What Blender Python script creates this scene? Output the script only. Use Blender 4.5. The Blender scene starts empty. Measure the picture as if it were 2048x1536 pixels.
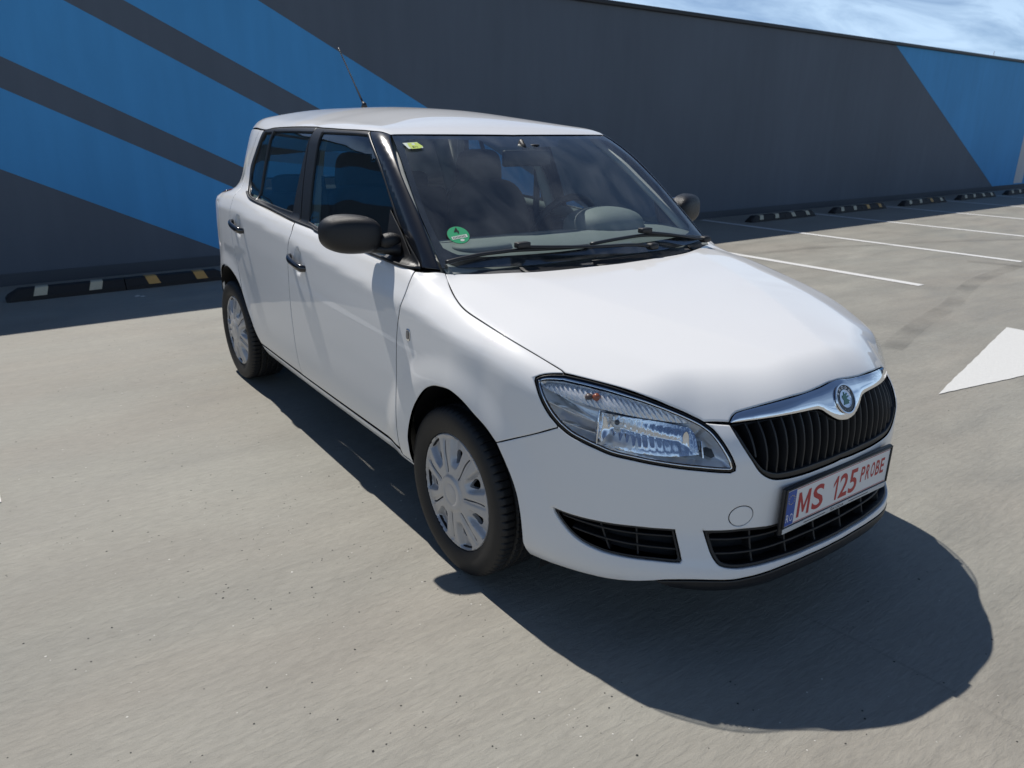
import bpy, bmesh, math, random
import numpy as np
from mathutils import Vector, Matrix
from mathutils.geometry import delaunay_2d_cdt

random.seed(7); RNG = np.random.default_rng(7)
sc = bpy.context.scene
COL = sc.collection

# ------------------------------------------------------------------ camera, sky, sun, exposure
CAM = (1.9078, -1.9281, 1.4497); YAW, PITCH, ROLL, FPX = 2.5207, -0.3364, -0.0115, 1483.3
cd = bpy.data.cameras.new('camera'); cam = bpy.data.objects.new('camera', cd); COL.objects.link(cam)
fw = Vector((math.cos(YAW)*math.cos(PITCH), math.sin(YAW)*math.cos(PITCH), math.sin(PITCH)))
rt = Vector((math.sin(YAW), -math.cos(YAW), 0)); dn = fw.cross(rt)
c_, s_ = math.cos(ROLL), math.sin(ROLL)
rt, dn = c_*rt + s_*dn, -s_*rt + c_*dn
M = Matrix((rt, -dn, -fw)).transposed().to_4x4(); M.translation = Vector(CAM); cam.matrix_world = M
cd.sensor_fit = 'HORIZONTAL'; cd.sensor_width = 36.0; cd.lens = FPX/2048*36.0
cd.clip_start = 0.05; cd.clip_end = 2000.0
cd.dof.use_dof = True; cd.dof.focus_distance = 2.6; cd.dof.aperture_fstop = 5.0
sc.camera = cam

SUN_D = Vector((0.62, 0.055, -1.0)).normalized()      # direction the light travels
el = math.asin(-SUN_D.z); az = math.atan2(-SUN_D.x, -SUN_D.y)   # azimuth clockwise from +Y
w = bpy.data.worlds.new('World'); sc.world = w; w.use_nodes = True
nt = w.node_tree; nt.nodes.clear()
sky = nt.nodes.new('ShaderNodeTexSky'); sky.sky_type = 'NISHITA'; sky.sun_disc = False
sky.sun_elevation = el; sky.sun_rotation = az; sky.altitude = 300; sky.air_density = .6; sky.dust_density = .0; sky.ozone_density = 4.0
tc = nt.nodes.new('ShaderNodeTexCoord')
# thin cirrus on a high flat layer: direction projected onto it, so it closes up towards the horizon
sx = nt.nodes.new('ShaderNodeSeparateXYZ'); nt.links.new(tc.outputs['Generated'], sx.inputs[0])
zz = nt.nodes.new('ShaderNodeMath'); zz.operation = 'ADD'; zz.inputs[1].default_value = .13; nt.links.new(sx.outputs['Z'], zz.inputs[0])
zm = nt.nodes.new('ShaderNodeMath'); zm.operation = 'MAXIMUM'; zm.inputs[1].default_value = .05; nt.links.new(zz.outputs[0], zm.inputs[0])
dv = nt.nodes.new('ShaderNodeVectorMath'); dv.operation = 'DIVIDE'; nt.links.new(tc.outputs['Generated'], dv.inputs[0])
cz = nt.nodes.new('ShaderNodeCombineXYZ'); [nt.links.new(zm.outputs[0], cz.inputs[i]) for i in range(3)]; nt.links.new(cz.outputs[0], dv.inputs[1])
mp = nt.nodes.new('ShaderNodeMapping'); mp.inputs['Scale'].default_value = (1.5, .55, 0); mp.inputs['Rotation'].default_value = (0, 0, .35)
nz = nt.nodes.new('ShaderNodeTexNoise'); nz.inputs['Scale'].default_value = 1.7; nz.inputs['Detail'].default_value = 7; nz.inputs['Roughness'].default_value = .62; nz.inputs['Distortion'].default_value = .6
rp = nt.nodes.new('ShaderNodeValToRGB'); rp.color_ramp.elements[0].position = .26; rp.color_ramp.elements[1].position = .58
rp.color_ramp.elements[0].color = (0,0,0,1); rp.color_ramp.elements[1].color = (1,1,1,1)
mx = nt.nodes.new('ShaderNodeMix'); mx.data_type = 'RGBA'; mx.inputs['B'].default_value = (6.2, 8.4, 11.0, 1)
bg = nt.nodes.new('ShaderNodeBackground'); bg.inputs['Strength'].default_value = .10
wo = nt.nodes.new('ShaderNodeOutputWorld')
L = nt.links.new
L(dv.outputs['Vector'], mp.inputs['Vector']); L(mp.outputs['Vector'], nz.inputs['Vector']); L(nz.outputs['Fac'], rp.inputs['Fac'])
hz = nt.nodes.new('ShaderNodeMapRange'); hz.inputs['From Min'].default_value = .0; hz.inputs['From Max'].default_value = .45; hz.inputs['To Min'].default_value = 1.25; hz.inputs['To Max'].default_value = .03; L(sx.outputs['Z'], hz.inputs['Value'])
ml = nt.nodes.new('ShaderNodeMath'); ml.operation = 'MULTIPLY'; L(rp.outputs['Color'], ml.inputs[0]); L(hz.outputs['Result'], ml.inputs[1]); L(ml.outputs[0], mx.inputs['Factor']); L(sky.outputs['Color'], mx.inputs['A']); L(mx.outputs['Result'], bg.inputs['Color']); L(bg.outputs['Background'], wo.inputs['Surface'])
sd = bpy.data.lights.new('sun', 'SUN'); so = bpy.data.objects.new('sun', sd); COL.objects.link(so)
sd.energy = 5.0; sd.angle = math.radians(.53); sd.color = (1.0, .955, .89)
so.rotation_mode = 'QUATERNION'; so.rotation_quaternion = SUN_D.to_track_quat('-Z', 'Y'); so.location = (-6, 0, 9)
vs = sc.view_settings; vs.view_transform = 'Standard'; vs.look = 'None'; vs.gamma = 1; vs.use_curve_mapping = False; vs.exposure = -0.10
sc.cycles.max_bounces = 14; sc.cycles.transparent_max_bounces = 24; sc.cycles.glossy_bounces = 6; sc.cycles.transmission_bounces = 10
sc.cycles.caustics_reflective = False; sc.cycles.caustics_refractive = False
sc.cycles.sample_clamp_indirect = 6.0

# ------------------------------------------------------------------ materials
MATS = {}
def mat(name, col, rough=.5, metal=0., coat=0., coat_r=.03, spec=.5, bump=None, var=None, ior=1.5):
    """principled material; bump=(scale,strength,detail), var=(scale,amount) for a little mottling of the colour"""
    if name in MATS: return MATS[name]
    m = bpy.data.materials.new(name); m.use_nodes = True; n = m.node_tree; b = n.nodes['Principled BSDF']
    b.inputs['Base Color'].default_value = (*col, 1); b.inputs['Roughness'].default_value = rough; b.inputs['Metallic'].default_value = metal
    b.inputs['Coat Weight'].default_value = coat; b.inputs['Coat Roughness'].default_value = coat_r; b.inputs['Specular IOR Level'].default_value = spec
    t = None
    if bump or var:
        t = n.nodes.new('ShaderNodeTexCoord')
    if var:
        z = n.nodes.new('ShaderNodeTexNoise'); z.inputs['Scale'].default_value = var[0]; z.inputs['Detail'].default_value = 5; n.links.new(t.outputs['Object'], z.inputs['Vector'])
        r = n.nodes.new('ShaderNodeMapRange'); r.inputs['To Min'].default_value = 1-var[1]; r.inputs['To Max'].default_value = 1+var[1]; n.links.new(z.outputs['Fac'], r.inputs['Value'])
        x = n.nodes.new('ShaderNodeVectorMath'); x.operation = 'SCALE'; x.inputs[0].default_value = col; n.links.new(r.outputs['Result'], x.inputs['Scale'])
        n.links.new(x.outputs['Vector'], b.inputs['Base Color'])
    if bump:
        z = n.nodes.new('ShaderNodeTexNoise'); z.inputs['Scale'].default_value = bump[0]; z.inputs['Detail'].default_value = bump[2] if len(bump) > 2 else 3; n.links.new(t.outputs['Object'], z.inputs['Vector'])
        p = n.nodes.new('ShaderNodeBump'); p.inputs['Strength'].default_value = bump[1]; p.inputs['Distance'].default_value = .004; n.links.new(z.outputs['Fac'], p.inputs['Height']); n.links.new(p.outputs['Normal'], b.inputs['Normal'])
    MATS[name] = m; return m
def glass(name, tint, ior=1.5, rough=0.):
    if name in MATS: return MATS[name]
    m = bpy.data.materials.new(name); m.use_nodes = True; n = m.node_tree; n.nodes.clear()
    t = n.nodes.new('ShaderNodeBsdfTransparent'); t.inputs['Color'].default_value = (*tint, 1)
    g = n.nodes.new('ShaderNodeBsdfGlossy'); g.inputs['Roughness'].default_value = rough; g.inputs['Color'].default_value = (.95, .97, 1, 1)
    f = n.nodes.new('ShaderNodeFresnel'); f.inputs['IOR'].default_value = ior
    x = n.nodes.new('ShaderNodeMixShader'); o = n.nodes.new('ShaderNodeOutputMaterial')
    ge = n.nodes.new('ShaderNodeNewGeometry'); r = n.nodes.new('ShaderNodeMapRange'); r.inputs['To Min'].default_value = ior; r.inputs['To Max'].default_value = 1/ior   # same reflectance from both sides of a thin pane
    n.links.new(ge.outputs['Backfacing'], r.inputs['Value']); n.links.new(r.outputs['Result'], f.inputs['IOR'])
    n.links.new(f.outputs['Fac'], x.inputs['Fac']); n.links.new(t.outputs[0], x.inputs[1]); n.links.new(g.outputs[0], x.inputs[2]); n.links.new(x.outputs[0], o.inputs['Surface'])
    MATS[name] = m; return m
PAINT = mat('white_paint', (.77,.77,.765), .36, coat=.85, coat_r=.012, spec=.12, var=(1.5,.01))
PAINT.node_tree.nodes['Principled BSDF'].inputs['Coat IOR'].default_value = 1.42
BLACK_GLOSS = mat('black_gloss_film', (.008,.009,.012), .22, coat=.4, coat_r=.08)
BLACK_SATIN = mat('black_satin_trim', (.011,.012,.014), .42, bump=(900,.08))
BLACK_PLASTIC = mat('black_grained_plastic', (.009,.009,.010), .48, bump=(1400,.25))
GREY_PLASTIC = mat('weathered_cowl_plastic', (.055,.055,.06), .6, bump=(1600,.5), var=(60,.25))
DARK = mat('dark_cavity', (.006,.006,.007), .8)
RUBBER = mat('tyre_rubber', (.010,.010,.0105), .62, bump=(260,.12), var=(14,.25))
CHROME = mat('chrome', (.82,.83,.85), .035, metal=1.)
SILVER = mat('silver_hubcap_paint', (.46,.46,.465), .40, metal=.30, coat=.35, coat_r=.15, var=(30,.04))
GLASS_WS = glass('windscreen_glass', (.78,.85,.84), 1.85)
def dust_haze(m):
    # thin uneven film of dust and wiped smears, with painted haze lightening the pane
    n = m.node_tree; o = next(q for q in n.nodes if q.type == 'OUTPUT_MATERIAL'); src = o.inputs['Surface'].links[0].from_socket
    t = n.nodes.new('ShaderNodeTexCoord'); p = n.nodes.new('ShaderNodeMapping'); p.inputs['Scale'].default_value = (1.2,2.2,1.); z = n.nodes.new('ShaderNodeTexNoise'); z.inputs['Scale'].default_value = 3.2; z.inputs['Detail'].default_value = 7; z.inputs['Distortion'].default_value = 1.2
    r = n.nodes.new('ShaderNodeMapRange'); r.inputs['From Min'].default_value = .35; r.inputs['From Max'].default_value = .75; r.inputs['To Min'].default_value = .012; r.inputs['To Max'].default_value = .075
    d = n.nodes.new('ShaderNodeBsdfDiffuse'); d.inputs['Color'].default_value = (.62,.66,.68,1); x = n.nodes.new('ShaderNodeMixShader')
    k = n.links.new; k(t.outputs['Object'], p.inputs['Vector']); k(p.outputs['Vector'], z.inputs['Vector']); k(z.outputs['Fac'], r.inputs['Value']); k(r.outputs['Result'], x.inputs[0]); k(src, x.inputs[1]); k(d.outputs[0], x.inputs[2]); k(x.outputs[0], o.inputs['Surface'])
dust_haze(GLASS_WS)
GLASS_SIDE = glass('side_glass', (.50,.60,.60), 1.75)
GLASS_LAMP = glass('lamp_lens', (.96,.97,.98), 1.45)
LAMP_CHROME = mat('lamp_reflector', (.80,.82,.85), .06, metal=1.)
LAMP_GREY = mat('lamp_bezel', (.74,.76,.78), .17, metal=.55)
AMBER = mat('amber_bulb', (.30,.08,.03), .25, coat=.6)
RED = mat('tail_lamp_red', (.45,.01,.02), .12, coat=1.)
SEAT = mat('seat_fabric', (.045,.048,.053), .9, bump=(500,.4), var=(40,.2))
DASH = mat('dash_plastic', (.24,.26,.25), .6, bump=(900,.3))
LINER = mat('pale_interior_trim', (.48,.49,.47), .8)
CARPET = mat('dark_carpet', (.02,.02,.022), .95)
PLATE_W = mat('plate_white', (.72,.72,.72), .38, coat=.2)
PLATE_R = mat('plate_red', (.42,.012,.02), .4)
PLATE_B = mat('plate_blue', (.012,.075,.36), .4)
YELLOW = mat('plate_star_yellow', (.75,.6,.05), .5)
WHITE_PRINT = mat('white_print', (.78,.78,.78), .5)
BLACK_PRINT = mat('black_print', (.01,.01,.012), .5)
GREEN_STICK = mat('green_sticker', (.02,.36,.15), .55)
LIME_STICK = mat('yellow_green_sticker', (.50,.62,.12), .55)
PALE_STICK = mat('pale_sticker', (.62,.68,.60), .55)
EMB_GREEN = mat('emblem_green', (.008,.13,.07), .25, coat=.8)
FRAME_SILVER = mat('frame_print_silver', (.55,.56,.56), .5, var=(300,.3))

# ------------------------------------------------------------------ mesh helpers
def link(o, parent=None):
    COL.objects.link(o)
    if parent is not None: o.parent = parent
    return o
def mesh_obj(name, V, Fs, m, parent=None, smooth=True, normals=None):
    me = bpy.data.meshes.new(name); me.from_pydata([tuple(map(float, v)) for v in V], [], [tuple(map(int, f)) for f in Fs])
    me.materials.append(m)
    if smooth: me.polygons.foreach_set('use_smooth', [True]*len(me.polygons))
    me.update()
    if normals is not None: me.normals_split_custom_set_from_vertices([tuple(map(float, n)) for n in normals])
    return link(bpy.data.objects.new(name, me), parent)
def bm_obj(name, bm, m, parent=None, smooth=False, angle=None):
    bmesh.ops.recalc_face_normals(bm, faces=bm.faces)
    me = bpy.data.meshes.new(name); bm.to_mesh(me); bm.free(); me.materials.append(m)
    if smooth: me.polygons.foreach_set('use_smooth', [True]*len(me.polygons))
    if angle is not None: me.set_sharp_from_angle(angle=math.radians(angle))
    return link(bpy.data.objects.new(name, me), parent)
def box_bm(c, s, bev=0., seg=2, rot=None):
    bm = bmesh.new(); bmesh.ops.create_cube(bm, size=1)
    bmesh.ops.scale(bm, vec=s, verts=bm.verts)
    if bev: bmesh.ops.bevel(bm, geom=bm.edges[:], offset=bev, segments=seg, affect='EDGES', profile=.5)
    if rot is not None: bmesh.ops.rotate(bm, cent=(0,0,0), matrix=rot, verts=bm.verts)
    bmesh.ops.translate(bm, vec=c, verts=bm.verts); return bm
def box(name, c, s, m, parent=None, bev=0., seg=2, rot=None):
    return bm_obj(name, box_bm(c, s, bev, seg, rot), m, parent, smooth=bev > 0, angle=50 if bev > 0 else None)
def tube(name, pts, r, m, parent=None, n=8, radii=None, flat=1.0, up=None):
    pts = [Vector(p) for p in pts]; V = []; Fs = []
    for i, p in enumerate(pts):
        t = (pts[min(i+1, len(pts)-1)] - pts[max(i-1, 0)]).normalized()
        a = t.cross(Vector(up) if up is not None else (Vector((0,0,1)) if abs(t.z) < .9 else Vector((1,0,0)))).normalized(); b = a.cross(t)
        rr = radii[i] if radii else r
        for k in range(n):
            q = 2*math.pi*k/n; V.append(p + a*math.cos(q)*rr + b*math.sin(q)*rr*flat)
    for i in range(len(pts)-1):
        for k in range(n): Fs.append((i*n+k, i*n+(k+1) % n, (i+1)*n+(k+1) % n, (i+1)*n+k))
    Fs.append(tuple(range(n))[::-1]); Fs.append(tuple((len(pts)-1)*n+k for k in range(n)))
    return mesh_obj(name, V, Fs, m, parent)
def lathe(name, prof, m, parent=None, n=64, axis='y', close=False):
    """prof: (along axis, radius)"""
    V = []; Fs = []; k = len(prof)
    for i in range(n):
        a = 2*math.pi*i/n
        for (w_, r) in prof:
            V.append((r*math.cos(a), w_, r*math.sin(a)) if axis == 'y' else (w_, r*math.cos(a), r*math.sin(a)))
    for i in range(n):
        for j in range(k-1 + (1 if close else 0)):
            j2 = (j+1) % k; i2 = (i+1) % n
            Fs.append((i*k+j, i*k+j2, i2*k+j2, i2*k+j))
    o = mesh_obj(name, V, Fs, m, parent); o.data.set_sharp_from_angle(angle=math.radians(40)); return o
def text_mesh(body, size, m, name, parent=None, mat4=None, extrude=.0008, font_scale_x=1., align='LEFT', shear=0., bold=0.):
    cu = bpy.data.curves.new(name, 'FONT'); cu.body = body; cu.size = size; cu.extrude = extrude; cu.align_x = align; cu.shear = shear; cu.offset = bold
    cu.resolution_u = 4
    t = bpy.data.objects.new(name, cu); COL.objects.link(t)
    dg = bpy.context.evaluated_depsgraph_get(); dg.update()
    me = bpy.data.meshes.new_from_object(t.evaluated_get(dg)); bpy.data.objects.remove(t); bpy.data.curves.remove(cu)
    me.transform(Matrix.Diagonal((font_scale_x, 1, 1, 1)))
    if mat4 is not None: me.transform(mat4)
    me.materials.clear(); me.materials.append(m); me.name = name
    return link(bpy.data.objects.new(name, me), parent)
def basis(o, ex, ey, ez=None):
    ex = Vector(ex).normalized(); ey = Vector(ey).normalized(); ez = ex.cross(ey).normalized() if ez is None else Vector(ez)
    m = Matrix((ex, ey, ez)).transposed().to_4x4(); m.translation = Vector(o); return m
def tag(o, label, cat, group=None):
    o['label'] = label; o['category'] = cat
    if group: o['group'] = group
    return o
def empty(name, loc=(0,0,0), rz=0., parent=None):
    o = bpy.data.objects.new(name, None); o.location = loc; o.rotation_euler = (0,0,rz); o.empty_display_size = .2; return link(o, parent)
def structure(o): o['kind'] = 'structure'; return o

# ------------------------------------------------------------------ ground
def ground_material():
    m = bpy.data.materials.new('coated_concrete'); m.use_nodes = True; n = m.node_tree; b = n.nodes['Principled BSDF']; k = n.links.new
    t = n.nodes.new('ShaderNodeTexCoord')
    def noise(scale, vec=(1,1,1), detail=4, rough=.55, dist=0., rot=0.):
        p = n.nodes.new('ShaderNodeMapping'); p.inputs['Scale'].default_value = vec; p.inputs['Rotation'].default_value = (0,0,rot); k(t.outputs['Object'], p.inputs['Vector'])
        z = n.nodes.new('ShaderNodeTexNoise'); z.inputs['Scale'].default_value = scale; z.inputs['Detail'].default_value = detail; z.inputs['Roughness'].default_value = rough; z.inputs['Distortion'].default_value = dist
        k(p.outputs['Vector'], z.inputs['Vector']); return z.outputs['Fac']
    def rng(v, a, c, lo=.0, hi=1.):
        r = n.nodes.new('ShaderNodeMapRange'); r.inputs['From Min'].default_value = lo; r.inputs['From Max'].default_value = hi; r.inputs['To Min'].default_value = a; r.inputs['To Max'].default_value = c; k(v, r.inputs['Value']); return r.outputs['Result']
    def mul(a, c):
        q = n.nodes.new('ShaderNodeMath'); q.operation = 'MULTIPLY'; k(a, q.inputs[0]); k(c, q.inputs[1]); return q.outputs[0]
    big = noise(.55, detail=3); mid = noise(2.3, (1.6,.55,1), 5, .6, .4, .2); streak = noise(5.0, (3.2,.28,1), 6, .68, .6, .2)
    fine = noise(26, (2.2,.75,1), 7, .72, .5); grain = noise(420, detail=2); speck = noise(170, detail=1)
    f = mul(rng(big, .90, 1.10, .3, .7), rng(mid, .90, 1.10, .3, .7)); f = mul(f, rng(streak, .955, 1.04, .3, .7)); f = mul(f, rng(fine, .90, 1.10, .3, .7)); f = mul(f, rng(grain, .88, 1.12, .3, .7))
    f = mul(f, rng(speck, 1.0, .72, .745, .80))
    tint = n.nodes.new('ShaderNodeMix'); tint.data_type = 'RGBA'; tint.inputs['A'].default_value = (.268,.262,.230,1); tint.inputs['B'].default_value = (.266,.250,.216,1)
    k(rng(noise(1.1, (1,.5,1), 3, .5, .3), 0, 1, .38, .66), tint.inputs['Factor'])
    v = n.nodes.new('ShaderNodeVectorMath'); v.operation = 'SCALE'; k(tint.outputs['Result'], v.inputs[0]); k(f, v.inputs['Scale']); k(v.outputs['Vector'], b.inputs['Base Color'])
    k(rng(mid, .50, .72, .3, .7), b.inputs['Roughness']); b.inputs['Specular IOR Level'].default_value = .35
    bp = n.nodes.new('ShaderNodeBump'); bp.inputs['Strength'].default_value = .9; bp.inputs['Distance'].default_value = .005; k(fine, bp.inputs['Height'])
    b2 = n.nodes.new('ShaderNodeBump'); b2.inputs['Strength'].default_value = .35; b2.inputs['Distance'].default_value = .0015; k(grain, b2.inputs['Height']); k(bp.outputs['Normal'], b2.inputs['Normal'])
    b3 = n.nodes.new('ShaderNodeBump'); b3.inputs['Strength'].default_value = .35; b3.inputs['Distance'].default_value = .012; k(streak, b3.inputs['Height']); k(b2.outputs['Normal'], b3.inputs['Normal'])
    k(b3.outputs['Normal'], b.inputs['Normal']); return m
GROUND = structure(mesh_obj('ground', [(-400,-400,0),(400,-400,0),(400,400,0),(-400,400,0)], [(0,1,2,3)], ground_material(), smooth=False))
WY = 1.5981                                          # heading of the wall
DW = Vector((math.cos(WY), math.sin(WY), 0)); NW = Vector((math.sin(WY), -math.cos(WY), 0))
LINE_PAINT = mat('road_marking_paint', (.66,.66,.645), .6, bump=(300,.5), var=(55,.06))
MARK_PAINT = mat('arrow_paint', (.62,.62,.60), .6, bump=(90,.9,5), var=(40,.07))
def sheet(name, pts, m, z, parent):
    """flat painted sheet lying z above the ground, its outline slightly uneven"""
    return mesh_obj(name, [(p[0], p[1], z) for p in pts], [tuple(range(len(pts)))], m, parent, smooth=False)
WALL0 = Vector((-6.25, -1.8, 0))
def wp(s, out=0., z=0.): return WALL0 + DW*s + NW*out + Vector((0,0,z))
BAY = [-2.155, .40, 2.95, 5.49, 7.90, 10.40, 12.87, 15.27, 17.75, 20.2, 22.7]
for k, y0 in enumerate(BAY):
    s = (y0 + 1.8 - .085); a = wp(s-.058, .12); b = wp(s-.058, 4.82); c = wp(s+.058, 4.82); d = wp(s+.058, .12)
    e = []
    for i in range(31): e.append(a.lerp(b, i/30) + DW*random.uniform(-.0022,.0022))
    for i in range(31): e.append(c.lerp(d, i/30) + DW*random.uniform(-.0022,.0022))
    sheet('parking_line', e, LINE_PAINT, .004, GROUND)
# arrow on the driving lane
ap = [(.053,2.435),(.386,4.47),(.065,4.47),(.065,6.6),(-.115,6.6),(-.115,4.47),(-.419,4.465)]
ae = []
for i in range(len(ap)):
    a, b = Vector(ap[i]), Vector(ap[(i+1) % len(ap)]); nseg = max(1, int((b-a).length/.05))
    for j in range(nseg): ae.append(a.lerp(b, j/nseg) + Vector((random.uniform(-.003,.003), random.uniform(-.003,.003))))
sheet('floor_arrow', ae, MARK_PAINT, .004, GROUND)
# faint tyre marks and a floor joint
def tyre_mat():
    m = bpy.data.materials.new('tyre_mark'); m.use_nodes = True; n = m.node_tree; n.nodes.clear()
    t = n.nodes.new('ShaderNodeTexCoord'); z = n.nodes.new('ShaderNodeTexNoise'); z.inputs['Scale'].default_value = 3.; z.inputs['Detail'].default_value = 6
    r = n.nodes.new('ShaderNodeMapRange'); r.inputs['From Min'].default_value = .3; r.inputs['From Max'].default_value = .75; r.inputs['To Min'].default_value = .0; r.inputs['To Max'].default_value = .22
    a = n.nodes.new('ShaderNodeBsdfTransparent'); d = n.nodes.new('ShaderNodeBsdfDiffuse'); d.inputs['Color'].default_value = (.10,.10,.10,1); x = n.nodes.new('ShaderNodeMixShader'); o = n.nodes.new('ShaderNodeOutputMaterial')
    n.links.new(t.outputs['Object'], z.inputs['Vector']); n.links.new(z.outputs['Fac'], r.inputs['Value']); n.links.new(r.outputs['Result'], x.inputs[0]); n.links.new(a.outputs[0], x.inputs[1]); n.links.new(d.outputs[0], x.inputs[2]); n.links.new(x.outputs[0], o.inputs['Surface'])
    return m
TM = tyre_mat()
def catmull(P, n=12, closed=False):
    P = [np.array(p, float) for p in P]; out = []
    N = len(P)
    for i in range(N if closed else N-1):
        p1, p2 = P[i], P[(i+1) % N]
        p0 = P[i-1] if (closed or i > 0) else 2*p1-p2
        p3 = P[(i+2) % N] if (closed or i+2 < N) else 2*p2-p1
        for j in range(n):
            t = j/n; out.append(.5*((2*p1)+(-p0+p2)*t+(2*p0-5*p1+4*p2-p3)*t*t+(-p0+3*p1-3*p2+p3)*t**3))
    if not closed: out.append(P[-1])
    return np.array(out)
def ribbon(name, pts, w_, m, z):
    q = catmull(pts, 10); V = []; Fs = []
    for i, p in enumerate(q):
        t = q[min(i+1, len(q)-1)] - q[max(i-1, 0)]; t /= np.linalg.norm(t); nn = np.array([-t[1], t[0]])*w_/2
        V += [(*(p+nn), z), (*(p-nn), z)]
    for i in range(len(q)-1): Fs.append((2*i, 2*i+1, 2*i+3, 2*i+2))
    return mesh_obj(name, V, Fs, m, GROUND, smooth=False)
ribbon('tyre_mark', [(-3.95,4.6),(-3.745,5.678),(-3.585,6.828),(-3.313,7.757),(-3.023,8.747),(-2.492,10.042),(-1.9,11.6)], .11, TM, .0075)
ribbon('tyre_mark', [(-1.66,9.2),(-1.599,7.775),(-1.551,7.156),(-1.446,6.337),(-1.286,5.683),(-1.045,4.901),(-.827,3.921),(-.605,3.114)], .15, TM, .0085)
ribbon('tyre_mark', [(-2.051,7.40),(-1.80,7.52),(-1.55,7.60)], .12, TM, .0095)
ribbon('floor_joint', [(.45,-.05),(.709,-.039),(.841,-.041),(.994,-.014),(1.141,-.001),(1.40,.01),(2.2,.02)], .010, TM, .0068)

# loose grit: pale chips and dark specks
def grit():
    V = []; Fs = []; mi = []
    def stone(x, y, r, k, zs=.55):
        b = len(V); a0 = random.random()*6
        for i in range(5):
            a = a0+i*1.2566; q = r*random.uniform(.7,1.2); V.append((x+q*math.cos(a), y+q*math.sin(a), .0005))
        V.append((x+random.uniform(-.2,.2)*r, y+random.uniform(-.2,.2)*r, r*zs))
        for i in range(5): Fs.append((b+i, b+(i+1) % 5, b+5)); mi.append(k)
    for i in range(1700):
        x = random.uniform(-4.2, 2.2); y = random.uniform(-2.6, .6) if random.random() < .7 else random.uniform(-2.6, 3)
        if -2.9 < x < .9 and abs(y) < .7: continue
        r = abs(random.gauss(0, .0012)) + .0014
        stone(x, y, r, 0 if random.random() < .72 else 1)
    for i in range(160):
        stone(random.uniform(-1., 1.6), random.gauss(-1.15, .35), random.uniform(.0015,.0032), 0 if random.random() < .8 else 1)
    for (x, y, r) in [(-5.88,-.552,.03),(-5.86,-.50,.022),(-5.9,-.60,.018),(-5.176,-.897,.025),(-5.14,-.86,.02),(-6.0,-.9,.012),(-6.05,-1.15,.012),(-5.12,.05,.02),(-5.05,.12,.018)]: stone(x, y, r, 1, .3)
    o = mesh_obj('grit', V, Fs, mat('dark_grit', (.012,.012,.013), .8), smooth=False); o.data.materials.append(mat('pale_grit', (.62,.60,.55), .8)); o.data.polygons.foreach_set('material_index', mi)
    o['kind'] = 'stuff'; o['label'] = 'scattered dark specks and pale chips on the deck'; o['category'] = 'grit'
grit()

# ------------------------------------------------------------------ wall with painted stripes
def wall_mat(name, col):
    m = bpy.data.materials.new(name); m.use_nodes = True; n = m.node_tree; b = n.nodes['Principled BSDF']; k = n.links.new
    t = n.nodes.new('ShaderNodeTexCoord')
    def noise(s, vec, d): 
        p = n.nodes.new('ShaderNodeMapping'); p.inputs['Scale'].default_value = vec; k(t.outputs['Object'], p.inputs['Vector']); z = n.nodes.new('ShaderNodeTexNoise'); z.inputs['Scale'].default_value = s; z.inputs['Detail'].default_value = d; k(p.outputs['Vector'], z.inputs['Vector']); return z.outputs['Fac']
    a = noise(.7, (1,1,.6), 5); c = noise(3, (2.2,1,.3), 5); g = noise(160, (1,1,1), 3); g2 = noise(18, (1,1,1), 4)
    def rng(v, lo, hi): 
        r = n.nodes.new('ShaderNodeMapRange'); r.inputs['From Min'].default_value = .3; r.inputs['From Max'].default_value = .7; r.inputs['To Min'].default_value = lo; r.inputs['To Max'].default_value = hi; k(v, r.inputs['Value']); return r.outputs['Result']
    q = n.nodes.new('ShaderNodeMath'); q.operation = 'MULTIPLY'; k(rng(a, .93, 1.07), q.inputs[0]); k(rng(c, .96, 1.04), q.inputs[1])
    v = n.nodes.new('ShaderNodeVectorMath'); v.operation = 'SCALE'; v.inputs[0].default_value = col; k(q.outputs[0], v.inputs['Scale']); k(v.outputs['Vector'], b.inputs['Base Color'])
    b.inputs['Roughness'].default_value = .72; b.inputs['Specular IOR Level'].default_value = .3
    s = n.nodes.new('ShaderNodeMath'); s.operation = 'ADD'; k(g, s.inputs[0]); k(g2, s.inputs[1])
    bp = n.nodes.new('ShaderNodeBump'); bp.inputs['Strength'].default_value = .5; bp.inputs['Distance'].default_value = .004; k(s.outputs[0], bp.inputs['Height']); k(bp.outputs['Normal'], b.inputs['Normal']); return m
WALL_GREY = wall_mat('wall_render_grey', (.100,.122,.155)); WALL_BLUE = wall_mat('wall_render_blue', (.072,.31,.62)); WALL_WHITE = wall_mat('wall_render_white', (.55,.55,.56))
WALL = empty('wall', WALL0, WY)                       # local +X along the wall, local -Y towards the car deck
tag(WALL, 'long dark grey rendered wall with diagonal blue stripes behind the parked car', 'wall')
S0, S1, HW = -45.0, 90.0, 2.99
box('wall_body', ((S0+S1)/2, .20, HW/2), (S1-S0, .40, HW), WALL_GREY, WALL)
box('coping', ((S0+S1)/2, .18, HW+.028), (S1-S0, .47, .056), mat('coping_metal', (.018,.020,.024), .45, metal=.3), WALL, bev=.008)
box('plinth_strip', ((S0+S1)/2, -.006, .055), (S1-S0, .012, .11), mat('plinth_bitumen', (.060,.070,.085), .8), WALL)
def clip_poly(P, z0, z1):
    for (zc_, sg) in ((z0, 1), (z1, -1)):
        out = []
        for i in range(len(P)):
            a, b = P[i], P[(i+1) % len(P)]; fa, fb = (a[1]-zc_)*sg, (b[1]-zc_)*sg
            if fa >= 0: out.append(a)
            if fa*fb < 0: t = fa/(fa-fb); out.append((a[0]+t*(b[0]-a[0]), a[1]+t*(b[1]-a[1])))
        P = out
    return P
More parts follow.
